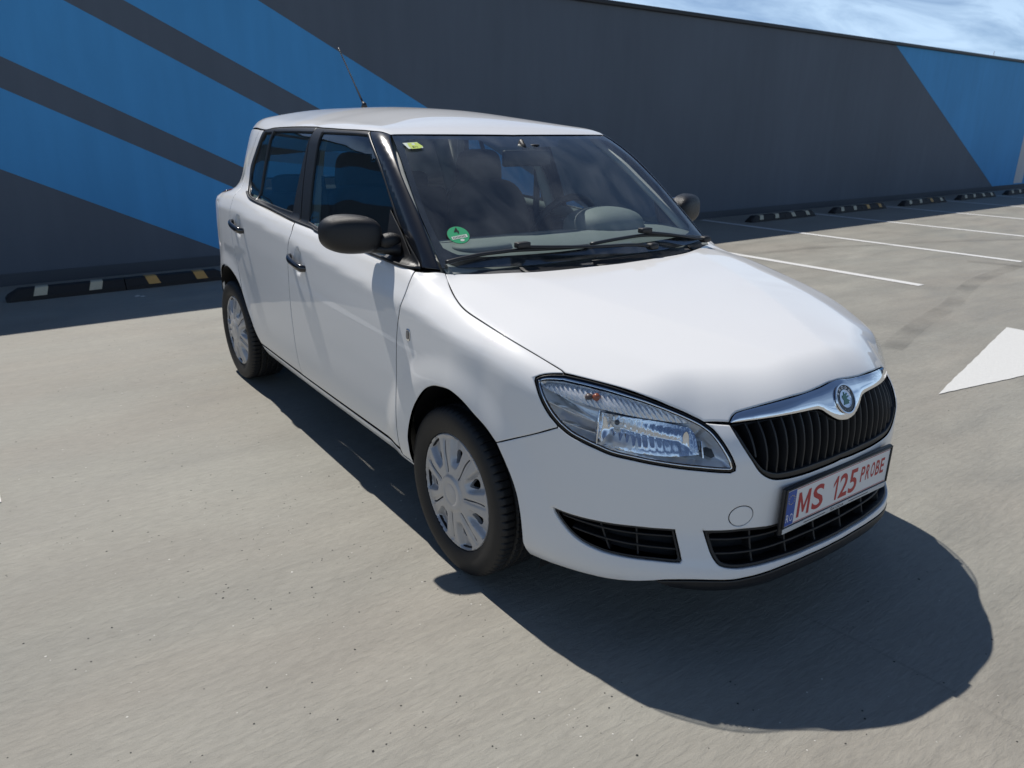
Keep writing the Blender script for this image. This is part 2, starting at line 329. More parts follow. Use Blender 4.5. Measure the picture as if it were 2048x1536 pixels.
def wall_patch(name, l0, l1, m, z0=.112, z1=2.988, off=.003):
    """stripe between two slanted lines, each given by two (s,z) points"""
    def at(l, z): (s_a, z_a), (s_b, z_b) = l; return s_a+(z-z_a)*(s_b-s_a)/(z_b-z_a)
    P = [(at(l0, z0), z0), (at(l1, z0), z0), (at(l1, z1), z1), (at(l0, z1), z1)]
    V = [(p[0], -off, p[1]) for p in P] + [(p[0], .01, p[1]) for p in P]
    return mesh_obj(name, V, [(0,1,2,3), (0,4,5,1), (1,5,6,2), (2,6,7,3), (3,7,4,0)], m, WALL, smooth=False)
UR = ((2.573,2.599),(4.511,1.626)); B1T = ((1.335,2.482),(3.17,1.578)); B1B = ((.846,2.436),(2.701,1.514)); B2T = ((.296,1.956),(2.216,1.016)); B2B = ((.25,1.704),(2.101,.813)); BB = ((.128,1.031),(1.89,.187))
TRI = ((15.099,2.993),(20.899,.133))
wall_patch('painted_stripe', B1T, UR, WALL_BLUE); wall_patch('painted_stripe', B2T, B1B, WALL_BLUE); wall_patch('painted_stripe', BB, B2B, WALL_BLUE)
wall_patch('painted_stripe', TRI, ((30.,2.99),(36.,.1)), WALL_BLUE)
wall_patch('painted_band', ((22.20,0),(22.20,1)), ((22.75,0),(22.75,1)), WALL_WHITE, .14, 2.2, .006)

# ------------------------------------------------------------------ wheel stops
STOP_RUB = mat('stop_rubber', (.011,.011,.012), .7, bump=(120,.4)); REF_W = mat('reflector_pale', (.50,.46,.34), .6, bump=(400,.4), var=(60,.12)); REF_A = mat('reflector_amber', (.52,.30,.09), .6, bump=(400,.4), var=(60,.12))
def stop_half_mesh(l, end):
    """half of a rubber stop; profile across: 0.155 wide, 0.10 high, bevelled; one end slopes down"""
    prof = [(-.078,0),(-.075,.035),(-.045,.096),(-.036,.10),(.036,.10),(.045,.096),(.075,.035),(.078,0)]
    secs = [(0.,1.,1.),(l-.10,1.,1.),(l-.02,.55,.97),(l,.30,.9)] if end else [(0.,1.,1.),(l,1.,1.)]
    V = []; Fs = []; n = len(prof)
    for (x, hz, wz) in secs: V += [(x, p[0]*wz, p[1]*hz) for p in prof]
    for i in range(len(secs)-1):
        for j in range(n-1): Fs.append((i*n+j, i*n+j+1, (i+1)*n+j+1, (i+1)*n+j))
    Fs.append(tuple(range(n))); Fs.append(tuple((len(secs)-1)*n+j for j in range(n))[::-1])
    me = bpy.data.meshes.new('stop_half'); me.from_pydata(V, [], Fs); me.materials.append(STOP_RUB); bm = bmesh.new(); bm.from_mesh(me); bmesh.ops.recalc_face_normals(bm, faces=bm.faces); bm.to_mesh(me); bm.free(); return me
HALF = stop_half_mesh(.905, True)
def reflector_mesh(m):
    P = [(-.055,-.0765,.034),(.045,-.0765,.034),(.066,-.0475,.0935),(.066,-.040,.1005),(.072,.030,.1012),(-.022,.030,.1012),(-.030,-.040,.1005),(-.032,-.0475,.0935)]
    V = [(x, y-.0025, z+.0022) for x, y, z in P]
    me = bpy.data.meshes.new('reflector'); me.from_pydata(V, [], [(0,1,2,7),(7,2,3,6),(6,3,4,5)]); me.materials.append(m); return me
RW, RA = reflector_mesh(REF_W), reflector_mesh(REF_A)
STOPS = [(-.955, 'WWAA', 'wheel stop left of the white car with two pale and two amber reflectors'),
         (4.22, 'WWAW', 'wheel stop half hidden behind the far windscreen pillar of the car'),
         (9.14, 'WWWW', 'nearest fully visible wheel stop right of the car, four pale reflectors'),
         (11.56, 'WWAA', 'second full wheel stop right of the car with two amber reflectors'),
         (14.06, 'WWAW', 'third full wheel stop right of the car, below the grey wall'),
         (16.52, 'WWWW', 'fourth full wheel stop right of the car, nearing the blue triangle'),
         (19.0, 'WWWW', 'farthest wheel stop at the right edge of the photo')]
for yc, cols, lab in STOPS:
    t = empty('wheel_stop', wp(yc+1.8, .72), WY); tag(t, lab, 'wheel stop', 'wheel stops along the wall')
    for sg in (1, -1):
        h = link(bpy.data.objects.new('stop_half', HALF), t); h.rotation_euler = (0,0,0 if sg == 1 else math.pi); h.location = (sg*.004, 0, 0)
    for i, x in enumerate((-.66,-.24,.24,.66)):
        r = link(bpy.data.objects.new('reflector', RW if cols[i] == 'W' else RA), t); r.location = (x, 0, 0)
        if i > 1: r.scale = (-1, 1, 1)

# dry twigs standing up behind the wall
TWIG = mat('dry_twig', (.09,.075,.055), .9)
def twigs(s, h, lab, seed):
    rr = random.Random(seed); V0 = wp(s, -.9)
    t = empty('dry_weed', V0); tag(t, lab, 'plant', 'dry weeds behind the wall')
    for k in range(3):
        p = Vector((rr.uniform(-.06,.06), rr.uniform(-.12,.12), 0)); pts = [p.copy()]; d = Vector((rr.uniform(-.1,.1), rr.uniform(-.14,.14), 1))
        for i in range(9):
            d += Vector((rr.uniform(-.06,.06), rr.uniform(-.10,.10), 0)); p = p + d.normalized()*(h*rr.uniform(.85,1.)/9); pts.append(p.copy())
        tube('stem', pts, .012, TWIG, t, n=5, radii=[.016-.0013*i for i in range(10)])
        for i in (6, 7, 8):
            q = pts[i]; tube('branch', [q, q+Vector((rr.uniform(-.1,.1), rr.uniform(-.16,.16), .18)), q+Vector((rr.uniform(-.1,.1), rr.uniform(-.2,.2), .3))], .005, TWIG, t, n=4)
twigs(19.3, 3.40, 'thin dry weed poking above the wall right of the blue corner, shorter one', 3)
twigs(20.3, 3.60, 'taller thin dry weed poking above the wall at the right edge', 5)
twigs(17.0, 3.24, 'small dry weed just showing above the wall over the blue triangle', 8)

# ------------------------------------------------------------------ the car's skin as one smooth implicit surface (x forward from the front axle, y to the car's left, z up)
def spl(xs,ys):
    xs=np.asarray(xs,float);ys=np.asarray(ys,float);h=np.diff(xs);d=np.diff(ys)/h
    m=np.zeros(len(xs))
    for i in range(1,len(xs)-1):          # limited slopes (no overshoot)
        if d[i-1]*d[i]>0:
            w1=2*h[i]+h[i-1];w2=h[i]+2*h[i-1];m[i]=(w1+w2)/(w1/d[i-1]+w2/d[i])
    m[0]=d[0];m[-1]=d[-1]
    def f(x):
        x=np.asarray(x,float);i=np.clip(np.searchsorted(xs,x)-1,0,len(xs)-2)
        t=(x-xs[i])/h[i]
        tc=np.clip(t,0,1);t2=tc*tc;t3=t2*tc
        v=(2*t3-3*t2+1)*ys[i]+(t3-2*t2+tc)*h[i]*m[i]+(-2*t3+3*t2)*ys[i+1]+(t3-t2)*h[i]*m[i+1]
        return v+np.where(t<0,(t)*h[i]*m[0],0)+np.where(t>1,(t-1)*h[i]*m[-1],0)
    return f
def smax(a,b,k):
    h=np.maximum(k-np.abs(a-b),0)/k
    return np.maximum(a,b)+h*h*k*.25
def smin(a,b,k): return -smax(-a,-b,k)
def sstep(a,b,x):
    t=np.clip((x-a)/(b-a),0,1);return t*t*(3-2*t)
def soft(x,w): return .5*(x+np.sqrt(x*x+w*w))     # smooth ramp
WB=-2.46
zsh=spl([-3.2,-2.6,-2.1,-1.67,-1.1,-.64,-.3,-.1,.2,.5,.9],[1.03,1.015,1.0,.976,.936,.899,.873,.858,.83,.79,.74])
prof_t=spl([-.6,-.3,-.15,-.05,-.008,.008,.05,.12,.2,.4],[0,0,-.002,-.0065,-.0092,-.0142,-.0345,-.072,-.12,-.27])
prof_z=spl([.1,.16,.20,.24,.28,.32,.36,.42,.50,.60],[-.30,-.17,-.105,-.064,-.036,-.020,-.011,-.004,-.001,0])
prof_b=spl([.1,.15,.18,.21,.24,.28,.36,.5],[-.25,-.13,-.075,-.042,-.024,-.012,-.003,0])
def prof(t,z,x=-1.):
    b=sstep(.10,.32,x)
    return prof_t(np.maximum(t,-.6))+prof_z(np.minimum(z,.6))*(1-b)+prof_b(np.minimum(z,.5))*b
Pside=spl([-2.9,-2.46,-2.,-1.2,-.5,0,.2],[.790,.812,.818,.822,.820,.817,.815])
# front plan: radius about the front axle by angle
_py=np.array([0,.1,.2,.3,.344,.4,.45,.5,.56,.62,.67,.71,.74,.765,.785,.803,.817]);_px=np.array([.885,.883,.878,.865,.853,.830,.799,.759,.706,.648,.586,.519,.452,.375,.294,.162,0])
Rfront=spl(np.arctan2(_py,_px),np.hypot(_px,_py))
_ry=np.array([0,.2,.4,.55,.62,.685,.733,.776,.800,.812]);_rx=np.array([.665,.655,.63,.575,.52,.45,.37,.25,.12,0])
Rrear=spl(np.arctan2(_ry,_rx),np.hypot(_rx,_ry))
dfront=spl([.14,.18,.21,.24,.28,.33,.40,.46,.52,.60,.66,.72,.78,.85,1.0],[-.12,-.065,-.03,-.004,0,-.014,-.026,-.023,-.020,-.020,-.028,-.044,-.062,-.09,-.2])
dcorner=spl([.5,.6,.66,.72,.8,.9],[0,-.004,-.014,-.028,-.040,-.05])
def Wplan(x,y,z):
    """outward distance-like value of the lower body's plan outline"""
    Y=np.abs(y)
    t=z-zsh(np.clip(x,-3.2,.9))
    ds=prof(t,z,x)
    # wheel-arch lips stand a little proud
    fl=0
    for cx in (0.,WB):
        r=np.hypot(x-cx,(z-.292))
        fl=fl+.009*sstep(.475,.375,r)*sstep(.16,.30,z)
    dish=0
    for hx,hz in ((-1.262,.874),(-2.135,.934)):
        dish=dish+.020*sstep(1.,.55,np.hypot((x-hx)/.050,(z-hz)/.058))
    side=Y-(Pside(x)+ds+fl-dish)
    # front
    th=np.arctan2(Y,np.maximum(x,1e-9));s=sstep(.52,1.12,th)
    Rf=Rfront(th)+(1-s)*dfront(z)+s*ds+fl*s+dcorner(np.maximum(z,.5))*sstep(.22,.46,th)*sstep(.80,.55,th)
    fr=np.hypot(x,Y)-Rf
    xr=-(x-WB);th=np.arctan2(Y,np.maximum(xr,1e-9));s=sstep(.6,1.1,th)
    Rr=Rrear(th)+(1-s)*(prof(z-1.0,z)*.8)+s*ds+fl*s
    rr=np.hypot(xr,Y)-Rr
    return np.where(x>0,fr,np.where(x<WB,rr,side))
zc=spl([-.4,-.25,-.12,0,.2,.4,.6,.7,.8,.9],[.985,.978,.967,.953,.926,.892,.853,.829,.798,.755])
Adrop=spl([-.3,-.1,.1,.3,.5,.7,.9],[.0,.0,.006,.010,.018,.028,.05])
yr=spl([-.3,-.1,.15,.39,.6,.7,.81,.9],[.49,.44,.36,.265,.155,.105,.078,.07])
yo=spl([-.3,-.15,.1,.4,.6,.74,.9],[.62,.60,.575,.52,.44,.365,.27])
zbelt=spl([-3.2,-2.7,-2.4,-2.07,-1.77,-1.43,-1.14,-.65,-.3,0],[1.02,1.06,1.08,1.075,1.048,1.031,1.017,1.0,.985,.97])
def Ztop(x,y):
    Y=np.abs(y)
    h=zc(x)-Adrop(x)*(Y/.66)**2.2
    h=h-.09*soft(Y-yr(x),.005+.012*sstep(.7,-.1,x))
    h=h-(.11+.05*sstep(.2,.5,x))*soft(Y-yo(x),.02)
    h=h+.00*x
    b=zbelt(x)
    s=sstep(-.42,-.16,x)
    return h*s+b*(1-s)
def Flow(x,y,z):
    k=.07+.05*sstep(.55,.8,x)
    k=np.where(x<-.3,.03,k)
    f=smax(Wplan(x,y,z),(z-Ztop(x,y))*.95,k)
    return f
# greenhouse
zr=spl([-.6,-.80,-.86,-1.0,-1.2,-1.5,-1.9,-2.3,-2.6,-2.8,-3.0][::-1],[1.34,1.412,1.432,1.463,1.492,1.519,1.531,1.529,1.508,1.470,1.40][::-1])
Bd=spl([-3,-2.6,-2.,-1.6,-1.2,-.86,-.6],[.06,.065,.085,.080,.050,.016,.01])
Gz=spl([.8,1.0,1.1,1.2,1.3,1.42,1.6],[.775,.746,.724,.698,.668,.626,.54])
Gx=spl([-3.0,-2.8,-2.65,-2.5,-2.35,-2.1,-1.6,-1.1,-.86,-.6,-.3,0],[-.25,-.155,-.098,-.05,-.022,-.004,0,-.006,-.020,-.032,-.045,-.08])
Xw0=spl([.80,.90,.97,1.05,1.15,1.25,1.35,1.42,1.5],[.06,-.06,-.145,-.25,-.385,-.525,-.675,-.795,-.95])
cw=spl([.9,1.0,1.2,1.42],[.105,.10,.08,.05])
Xr0=spl([.9,1.0,1.05,1.1,1.2,1.3,1.4,1.46,1.55],[-3.09,-3.07,-3.045,-3.01,-2.93,-2.845,-2.80,-2.79,-2.78])
def Fgh(x,y,z):
    Y=np.abs(y)
    a=Y-(Gz(z)+Gx(x))
    b=z-(zr(x)-Bd(x)*(Y/.585)**2.2)
    c=(x-(Xw0(z)-cw(z)*(Y/.65)**2))*.62
    d=(Xr0(z)+.10*(Y/.6)**2.5-x)*.9
    f=smax(a,b,.07)
    f=smax(f,d,.10)
    f=smax(f,c,.045)
    f=np.maximum(f,.86-z)
    return f
def F(p):
    x,y,z=p[...,0],p[...,1],p[...,2]
    k=.015+.09*sstep(-1.75,-2.35,x)
    return smin(Flow(x,y,z),Fgh(x,y,z),k)
def grad(p,e=1e-3):
    g=np.stack([F(p+np.eye(3)[i]*e)-F(p-np.eye(3)[i]*e) for i in range(3)],-1)
    return g/np.linalg.norm(g,axis=-1,keepdims=True)
def march(o,d,t0,t1,n=160,f=F):
    """first t in [t0,t1] along o+t*d where f turns negative"""
    o=np.broadcast_to(o,d.shape);ts=np.linspace(t0,t1,n)
    lo=np.full(len(d),t0);hi=np.full(len(d),np.nan);done=np.zeros(len(d),bool)
    for t in ts:
        v=f(o+t*d)<0;new=v&~done;hi[new]=t;done|=new;lo=np.where(done,lo,t)
    hit=done.copy();hi=np.where(np.isnan(hi),t1,hi)
    for _ in range(22):
        m=(lo+hi)/2;v=f(o+m[:,None]*d)<0;hi=np.where(v,m,hi);lo=np.where(v,lo,m)
    return o+hi[:,None]*d,hit

# ------------------------------------------------------------------ panel maker: an outline in a 2D chart of the skin, meshed and dropped on the skin
class Chart:
    def __init__(s, kind, a=0., b=0.): s.kind, s.a, s.b = kind, a, b
    def to2(s, P):
        P = np.atleast_2d(np.array(P, float)); x, y, z = P[:,0], P[:,1], P[:,2]
        if s.kind == 'cyl': return np.c_[x, np.arctan2(z-s.b, y-s.a)*.45]
        if s.kind == 'top': return np.c_[x, y]
        if s.kind == 'front': return np.c_[np.arctan2(y, x)*.80, z]
        if s.kind == 'rear': return np.c_[np.arctan2(y, -(x-WB))*.75, z]
        if s.kind in ('fx', 'rx'): return np.c_[y, z]
    def to3(s, Q):
        u, v = Q[:,0], Q[:,1]; o1 = np.ones_like(u); o0 = np.zeros_like(u)
        if s.kind == 'cyl':
            f = v/.45; d = np.c_[o0, -np.cos(f), -np.sin(f)]; o = np.c_[u, s.a+np.cos(f)*1.1, s.b+np.sin(f)*1.1]; return march(o, d, 0., 1.1, 44)
        if s.kind == 'top': return march(np.c_[u, v, o1*1.7], np.c_[o0, o0, -o1], 0., 1.5, 50)
        if s.kind == 'front':
            t = u/.80; d = np.c_[-np.cos(t), -np.sin(t), o0]; return march(np.c_[0*t, 0*t, v]-1.25*d, d, 0., 1.2, 48)
        if s.kind == 'rear':
            t = u/.75; d = np.c_[np.cos(t), -np.sin(t), o0]; return march(np.c_[WB+0*t, 0*t, v]-1.25*d, d, 0., 1.2, 48)
        if s.kind == 'rx': return march(np.c_[-3.6*o1, u, v], np.c_[o1, o0, o0], 0., 2.4, 80)
        if s.kind == 'fx': return march(np.c_[o1*1.2, u, v], np.c_[-o1, o0, o0], 0., 2.6, 90)
def resample(segs, chart, step):
    """segs: list of 3D control polylines (each smooth inside, corners between) -> closed 2D outline"""
    out = []
    for sg in segs:
        q = chart.to2(sg); q = catmull(q, 14) if len(q) > 2 else np.array([q[0]+(q[-1]-q[0])*t for t in np.linspace(0,1,15)])
        L_ = np.r_[0, np.cumsum(np.linalg.norm(np.diff(q, axis=0), axis=1))]; n = max(2, int(round(L_[-1]/step))+1)
        t = np.linspace(0, L_[-1], n); r = np.c_[np.interp(t, L_, q[:,0]), np.interp(t, L_, q[:,1])]
        for p in r:
            if not out or np.linalg.norm(p-out[-1]) > step*.25: out.append(p)
    if np.linalg.norm(out[0]-out[-1]) < step*.3: out.pop()
    return np.array(out)
def area2(P): return .5*np.sum(P[:,0]*np.roll(P[:,1],-1)-np.roll(P[:,0],-1)*P[:,1])
def inside(P, Q):
    r = np.zeros(len(Q), bool); x, y = Q[:,0], Q[:,1]
    for i in range(len(P)):
        a, b = P[i], P[(i+1) % len(P)]
        c = ((a[1] > y) != (b[1] > y)); d = (b[1]-a[1]) or 1e-12
        r ^= c & (x < (b[0]-a[0])*(y-a[1])/d + a[0])
    return r
def bdist(P, Q):
    a = P; b = np.roll(P, -1, 0); e = b-a; l2 = np.maximum((e**2).sum(1), 1e-14); best = np.full(len(Q), 9.)
    for i in range(len(P)):
        t = np.clip(((Q-a[i])@e[i])/l2[i], 0, 1); best = np.minimum(best, np.linalg.norm(Q-(a[i]+t[:,None]*e[i]), axis=1))
    return best
def offset_poly(P, d):
    """move a counter-clockwise outline inwards by d"""
    e = np.roll(P,-1,0)-P; e /= np.maximum(np.linalg.norm(e, axis=1, keepdims=True), 1e-9); n = np.c_[-e[:,1], e[:,0]]
    m = n+np.roll(n,1,0); m /= np.maximum(np.linalg.norm(m, axis=1, keepdims=True), .35); k = np.clip((m*n).sum(1, keepdims=True), .5, 1)
    return P+m/k*d
def mesh2d(outer, holes, cell, rim):
    """triangulate; returns points, triangles, list of boundary loops (index lists)"""
    pts = []; edges = []; loops = []
    for P in [outer]+holes:
        b = len(pts); n = len(P); pts += [tuple(p) for p in P]; edges += [(b+i, b+(i+1) % n) for i in range(n)]; loops.append(list(range(b, b+n)))
    bd = np.array(pts); nb = len(pts)
    x0, y0 = outer.min(0); x1, y1 = outer.max(0)
    gx, gy = np.meshgrid(np.arange(x0+cell*.3, x1, cell), np.arange(y0+cell*.3, y1, cell)); gx = gx+(np.arange(len(gy))[:,None] % 2)*cell*.5
    g = np.c_[gx.ravel(), gy.ravel()]; ok = inside(outer, g)
    for h in holes: ok &= ~inside(h, g)
    g = g[ok]; dm = np.min([bdist(P, g) for P in [outer]+holes], axis=0); g = g[dm > max(rim*1.6, cell*.55)]
    if rim:
        for P, sg in [(outer, 1)]+[(h, -1) for h in holes]:
            r = offset_poly(P, rim*sg); ok = inside(outer, r)
            for h in holes: ok &= ~inside(h, r)
            dr = np.min([bdist(Q, r) for Q in [outer]+holes], axis=0); r = r[ok & (dr > rim*.7)]
            g = np.r_[r, g]
    allp = pts+[tuple(p) for p in g]
    v, e, f, ov, oe, of = delaunay_2d_cdt([Vector(p) for p in allp], edges, [], 0, 1e-6)
    v = np.array([tuple(p) for p in v]); f = np.array([t for t in f if len(t) == 3])
    c = v[f].mean(1); ok = inside(outer, c)
    for h in holes: ok &= ~inside(h, c)
    f = f[ok]
    back = {}
    for i, o in enumerate(ov):
        for k in o: back[k] = i
    loops = [[back[i] for i in l] for l in loops]
    return v, f, loops
def ccw(P): return P if area2(P) > 0 else P[::-1]
def build(name, outer, chart, m, parent, holes=(), cell=.02, sgn=1, gap=.0017, flange=.014, rim=.0035, sink=.0014, off=0., depth=None, fl_mat=None):
    """outer/holes: 2D outlines. sgn=-1 mirrors to the car's right side. depth(Q,P,N): extra inward offset."""
    outer = ccw(outer); outer = offset_poly(outer, gap) if gap else outer
    holes = [ccw(h) for h in holes]
    if gap: holes = [offset_poly(h, -gap) for h in holes]
    Q, T, loops = mesh2d(outer, holes, cell, rim)
    P, hit = chart.to3(Q); N = grad(P); P = P+N*off
    if depth is not None:
        P = P-N*depth(Q, P, N)[:,None]
    N0 = N.copy()
    V = [P.copy()]; NN = [N]; Fs = [tuple(t) for t in T]; nv = len(P)
    if depth is not None:
        NN = None
    if flange:
        for li, lp in enumerate(loops):
            lp = np.array(lp); p = P[lp]; n = N0[lp]; t = np.roll(p,-1,0)-np.roll(p,1,0); out = np.cross(t, n); out /= np.maximum(np.linalg.norm(out, axis=1, keepdims=True), 1e-9)
            if area2(Q[lp]) < 0: out = -out
            # chart orientation: make 'out' point away from the panel
            cen = p-out*.004; 
            q2 = chart.to2(cen+0); good = (inside(outer, q2).mean() > .5) if li == 0 else (inside(holes[li-1], q2).mean() < .5)
            if not good: out = -out
            V[0][lp] = p-n*sink; 
            if NN is not None: NN[0] = NN[0].copy(); NN[0][lp] = n*.75+out*.66
            k = len(lp); a0 = nv; V.append(p-n*sink); V.append(p-n*flange); 
            if NN is not None: NN.append(out*.9+n*.3); NN.append(out)
            for i in range(k):
                j = (i+1) % k; Fs.append((a0+i, a0+j, a0+k+j, a0+k+i))
            nv += 2*k
    V = np.concatenate(V); NA = np.concatenate(NN) if NN is not None else None
    if sgn < 0:
        V = V*[1,-1,1]; NA = NA*[1,-1,1] if NA is not None else None
    # orient triangles by the skin normal
    Fa = []; 
    Vr = V
    for f in Fs:
        if len(f) == 3:
            a, b, c = Vr[f[0]], Vr[f[1]], Vr[f[2]]; nrm = np.cross(b-a, c-a); ref = N0[f[0]]*([1,-1,1] if sgn < 0 else [1,1,1])
            Fa.append(f if nrm@ref > 0 else (f[0], f[2], f[1]))
        else:
            Fa.append(f)
    if NA is not None: NA = NA/np.maximum(np.linalg.norm(NA, axis=1, keepdims=True), 1e-9)
    return mesh_obj(name, V, Fa, m, parent, normals=NA)
def mirrored(half, ax):
    """close a half outline (its two ends on the centre line) with its mirror image; ax: the coordinate that changes sign"""
    o = half[::-1].copy(); o[:,ax] *= -1
    out = [half[0]]
    for p in list(half[1:])+list(o):
        if np.linalg.norm(p-out[-1]) > 2e-3: out.append(p)
    if np.linalg.norm(out[0]-out[-1]) < 2e-3: out.pop()
    return np.array(out)
def half_open(segs, chart, step):
    out = []
    for sg in segs:
        q = chart.to2(sg); q = catmull(q, 14) if len(q) > 2 else np.array([q[0]+(q[-1]-q[0])*t for t in np.linspace(0,1,15)])
        L_ = np.r_[0, np.cumsum(np.linalg.norm(np.diff(q, axis=0), axis=1))]; n = max(2, int(round(L_[-1]/step))+1); t = np.linspace(0, L_[-1], n)
        for p in np.c_[np.interp(t, L_, q[:,0]), np.interp(t, L_, q[:,1])]:
            if not out or np.linalg.norm(p-out[-1]) > step*.25: out.append(p)
    return np.array(out)
SIDE = Chart('cyl', .35, .62); UP = Chart('cyl', .10, .95); TOP = Chart('top'); FRONT = Chart('front'); REAR = Chart('rear'); FX = Chart('fx'); RX = Chart('rx')

# ------------------------------------------------------------------ outlines on the skin (x, |y|, z)
hood_rear = [(-.108,.0,.966),(-.114,.14,.966),(-.125,.316,.967),(-.147,.43,.969),(-.204,.557,.968),(-.252,.666,.972)]
hood_shut = [(-.254,.665,.973),(-.181,.691,.943),(-.092,.722,.923),(-.012,.736,.903),(.092,.732,.883),(.223,.721,.858),(.326,.703,.834),(.404,.685,.812)]
lamp = [(.363,.745,.788),(.373,.731,.797),(.39,.713,.803),(.418,.684,.806),(.481,.642,.798),(.541,.602,.787),(.598,.562,.771),(.637,.523,.752),(.674,.481,.73),(.702,.454,.714),(.715,.444,.706),(.738,.431,.69),(.761,.422,.667),(.782,.414,.64),(.796,.407,.614),(.802,.403,.594),(.799,.408,.583),(.787,.428,.582),(.754,.471,.585),(.711,.524,.59),(.668,.577,.599),(.631,.617,.608),(.59,.654,.616),(.556,.679,.628),(.518,.701,.641),(.486,.719,.654),(.454,.733,.674),(.425,.743,.7),(.4,.75,.732),(.378,.75,.765)]
chrome_top = [(.803,.0,.763),(.803,.027,.762),(.805,.079,.757),(.803,.147,.753),(.793,.225,.748),(.776,.289,.74),(.756,.347,.73),(.75,.369,.723),(.753,.389,.705)]
chrome_low = [(.754,.389,.704),(.781,.333,.708),(.804,.277,.712),(.822,.212,.714),(.832,.132,.712),(.836,.103,.707),(.844,.083,.694),(.851,.06,.679),(.855,.034,.668),(.857,.0,.663)]
grille = [(.866,.0,.54),(.865,.041,.538),(.862,.134,.536),(.856,.222,.539),(.849,.277,.545),(.843,.303,.553),(.836,.327,.568),(.829,.343,.585),(.817,.363,.618),(.791,.38,.66),(.756,.389,.702)]
fog = [[(.452,.737,.421),(.48,.724,.416),(.524,.699,.412),(.564,.672,.41),(.6,.643,.408),(.64,.603,.407),(.677,.56,.404),(.712,.518,.403)],[(.712,.518,.403),(.725,.511,.355),(.739,.509,.317)],[(.739,.509,.317),(.739,.512,.311),(.722,.532,.31),(.691,.565,.311),(.651,.606,.312),(.617,.636,.314),(.589,.658,.317),(.559,.678,.324),(.531,.695,.334),(.504,.71,.351),(.481,.722,.373),(.461,.732,.398),(.453,.736,.413),(.452,.737,.421)]]
intake = [[(.862,.0,.398),(.847,.255,.398),(.836,.311,.402),(.819,.362,.405),(.789,.419,.404),(.762,.457,.403)],[(.762,.457,.403),(.772,.449,.369),(.783,.444,.341),(.795,.437,.32),(.807,.427,.306),(.821,.409,.3),(.836,.38,.296),(.853,.337,.296),(.869,.259,.296),(.879,.167,.292),(.883,.064,.291),(.884,.0,.29)]]
bump_bot = [(.352,.75,.214),(.43,.742,.213),(.51,.722,.216),(.57,.695,.22),(.615,.655,.224),(.65,.61,.234),(.69,.565,.246),(.726,.534,.256),(.78,.473,.263),(.832,.393,.262),(.849,.352,.265),(.875,.236,.271),(.883,.086,.271),(.884,0,.271)]
bseam = [(.454,.733,.668),(.371,.764,.624),(.253,.801,.566)]
farch = [(-.275,.82,.36),(-.269,.824,.408),(-.239,.827,.485),(-.202,.828,.547),(-.139,.827,.615),(-.083,.826,.648),(-.029,.825,.661),(.033,.825,.667),(.097,.82,.652),(.161,.812,.62),(.207,.806,.597),(.254,.801,.565),(.291,.796,.515),(.318,.789,.468),(.337,.784,.419),(.349,.779,.355),(.35,.773,.296),(.345,.765,.263),(.347,.757,.235),(.352,.75,.214)]
fdoor_front = [(-.330,.745,.980),(-.311,.771,.949),(-.306,.80,.893),(-.315,.809,.855),(-.332,.813,.79),(-.341,.817,.705),(-.346,.819,.602),(-.348,.82,.48),(-.36,.812,.322)]
door_mid = [(-1.405,.762,1.027),(-1.372,.791,.992),(-1.373,.809,.951),(-1.387,.814,.901),(-1.396,.82,.772),(-1.396,.822,.66),(-1.385,.821,.494),(-1.375,.817,.404),(-1.37,.803,.322)]
rseam = [(-2.25,.605,1.405),(-2.31,.65,1.29),(-2.345,.675,1.21),(-2.345,.70,1.15),(-2.305,.748,1.095),(-2.28,.797,1.03),(-2.285,.808,.973),(-2.282,.812,.921),(-2.26,.817,.855),(-2.245,.815,.778),(-2.204,.816,.676),(-2.16,.817,.575)]
rarch_f = [(-1.985,.80,.322),(-2.02,.805,.37),(-2.06,.815,.438),(-2.115,.82,.515),(-2.16,.817,.575)]
rarch_r = [(-2.16,.82,.575),(-2.21,.82,.618),(-2.28,.82,.652),(-2.363,.82,.674),(-2.46,.82,.678),(-2.55,.81,.662),(-2.64,.80,.62),(-2.72,.78,.55)]
dlo_low = [(-2.164,.741,1.1),(-2.088,.755,1.082),(-2.013,.76,1.071),(-1.855,.752,1.055),(-1.668,.752,1.042),(-1.412,.759,1.028),(-1.219,.755,1.019),(-1.131,.759,1.012),(-.86,.757,1.002),(-.593,.754,.990),(-.439,.753,.983),(-.335,.742,.981)]
dlo_rear = [(-2.164,.741,1.1),(-2.235,.712,1.144),(-2.270,.682,1.215),(-2.231,.66,1.293),(-2.195,.64,1.36),(-2.181,.615,1.409)]
dlo_top = [(-2.181,.613,1.411),(-2.038,.604,1.423),(-1.826,.599,1.429),(-1.541,.592,1.432),(-1.41,.598,1.429),(-1.156,.598,1.425),(-.957,.585,1.421),(-.862,.557,1.414)]
apil_ws = [(-.846,.551,1.409),(-.67,.597,1.293),(-.498,.636,1.173),(-.394,.65,1.088),(-.27,.668,.982)]
a_line = [(-.956,.588,1.42),(-.783,.639,1.316),(-.619,.672,1.179),(-.509,.691,1.087),(-.338,.741,.982)]
b_line = [(-1.499,.592,1.431),(-1.357,.759,1.026)]
g_front = [[(-1.383,.62,1.408),(-1.137,.615,1.408),(-.97,.607,1.406)],[(-.97,.607,1.406),(-.925,.613,1.392),(-.738,.653,1.265),(-.60,.68,1.148)],[(-.60,.68,1.148),(-.592,.70,1.063),(-.575,.722,1.000)],[(-.575,.722,1.0),(-.883,.731,1.01),(-1.164,.737,1.027),(-1.315,.735,1.040)],[(-1.315,.735,1.04),(-1.383,.62,1.408)]]
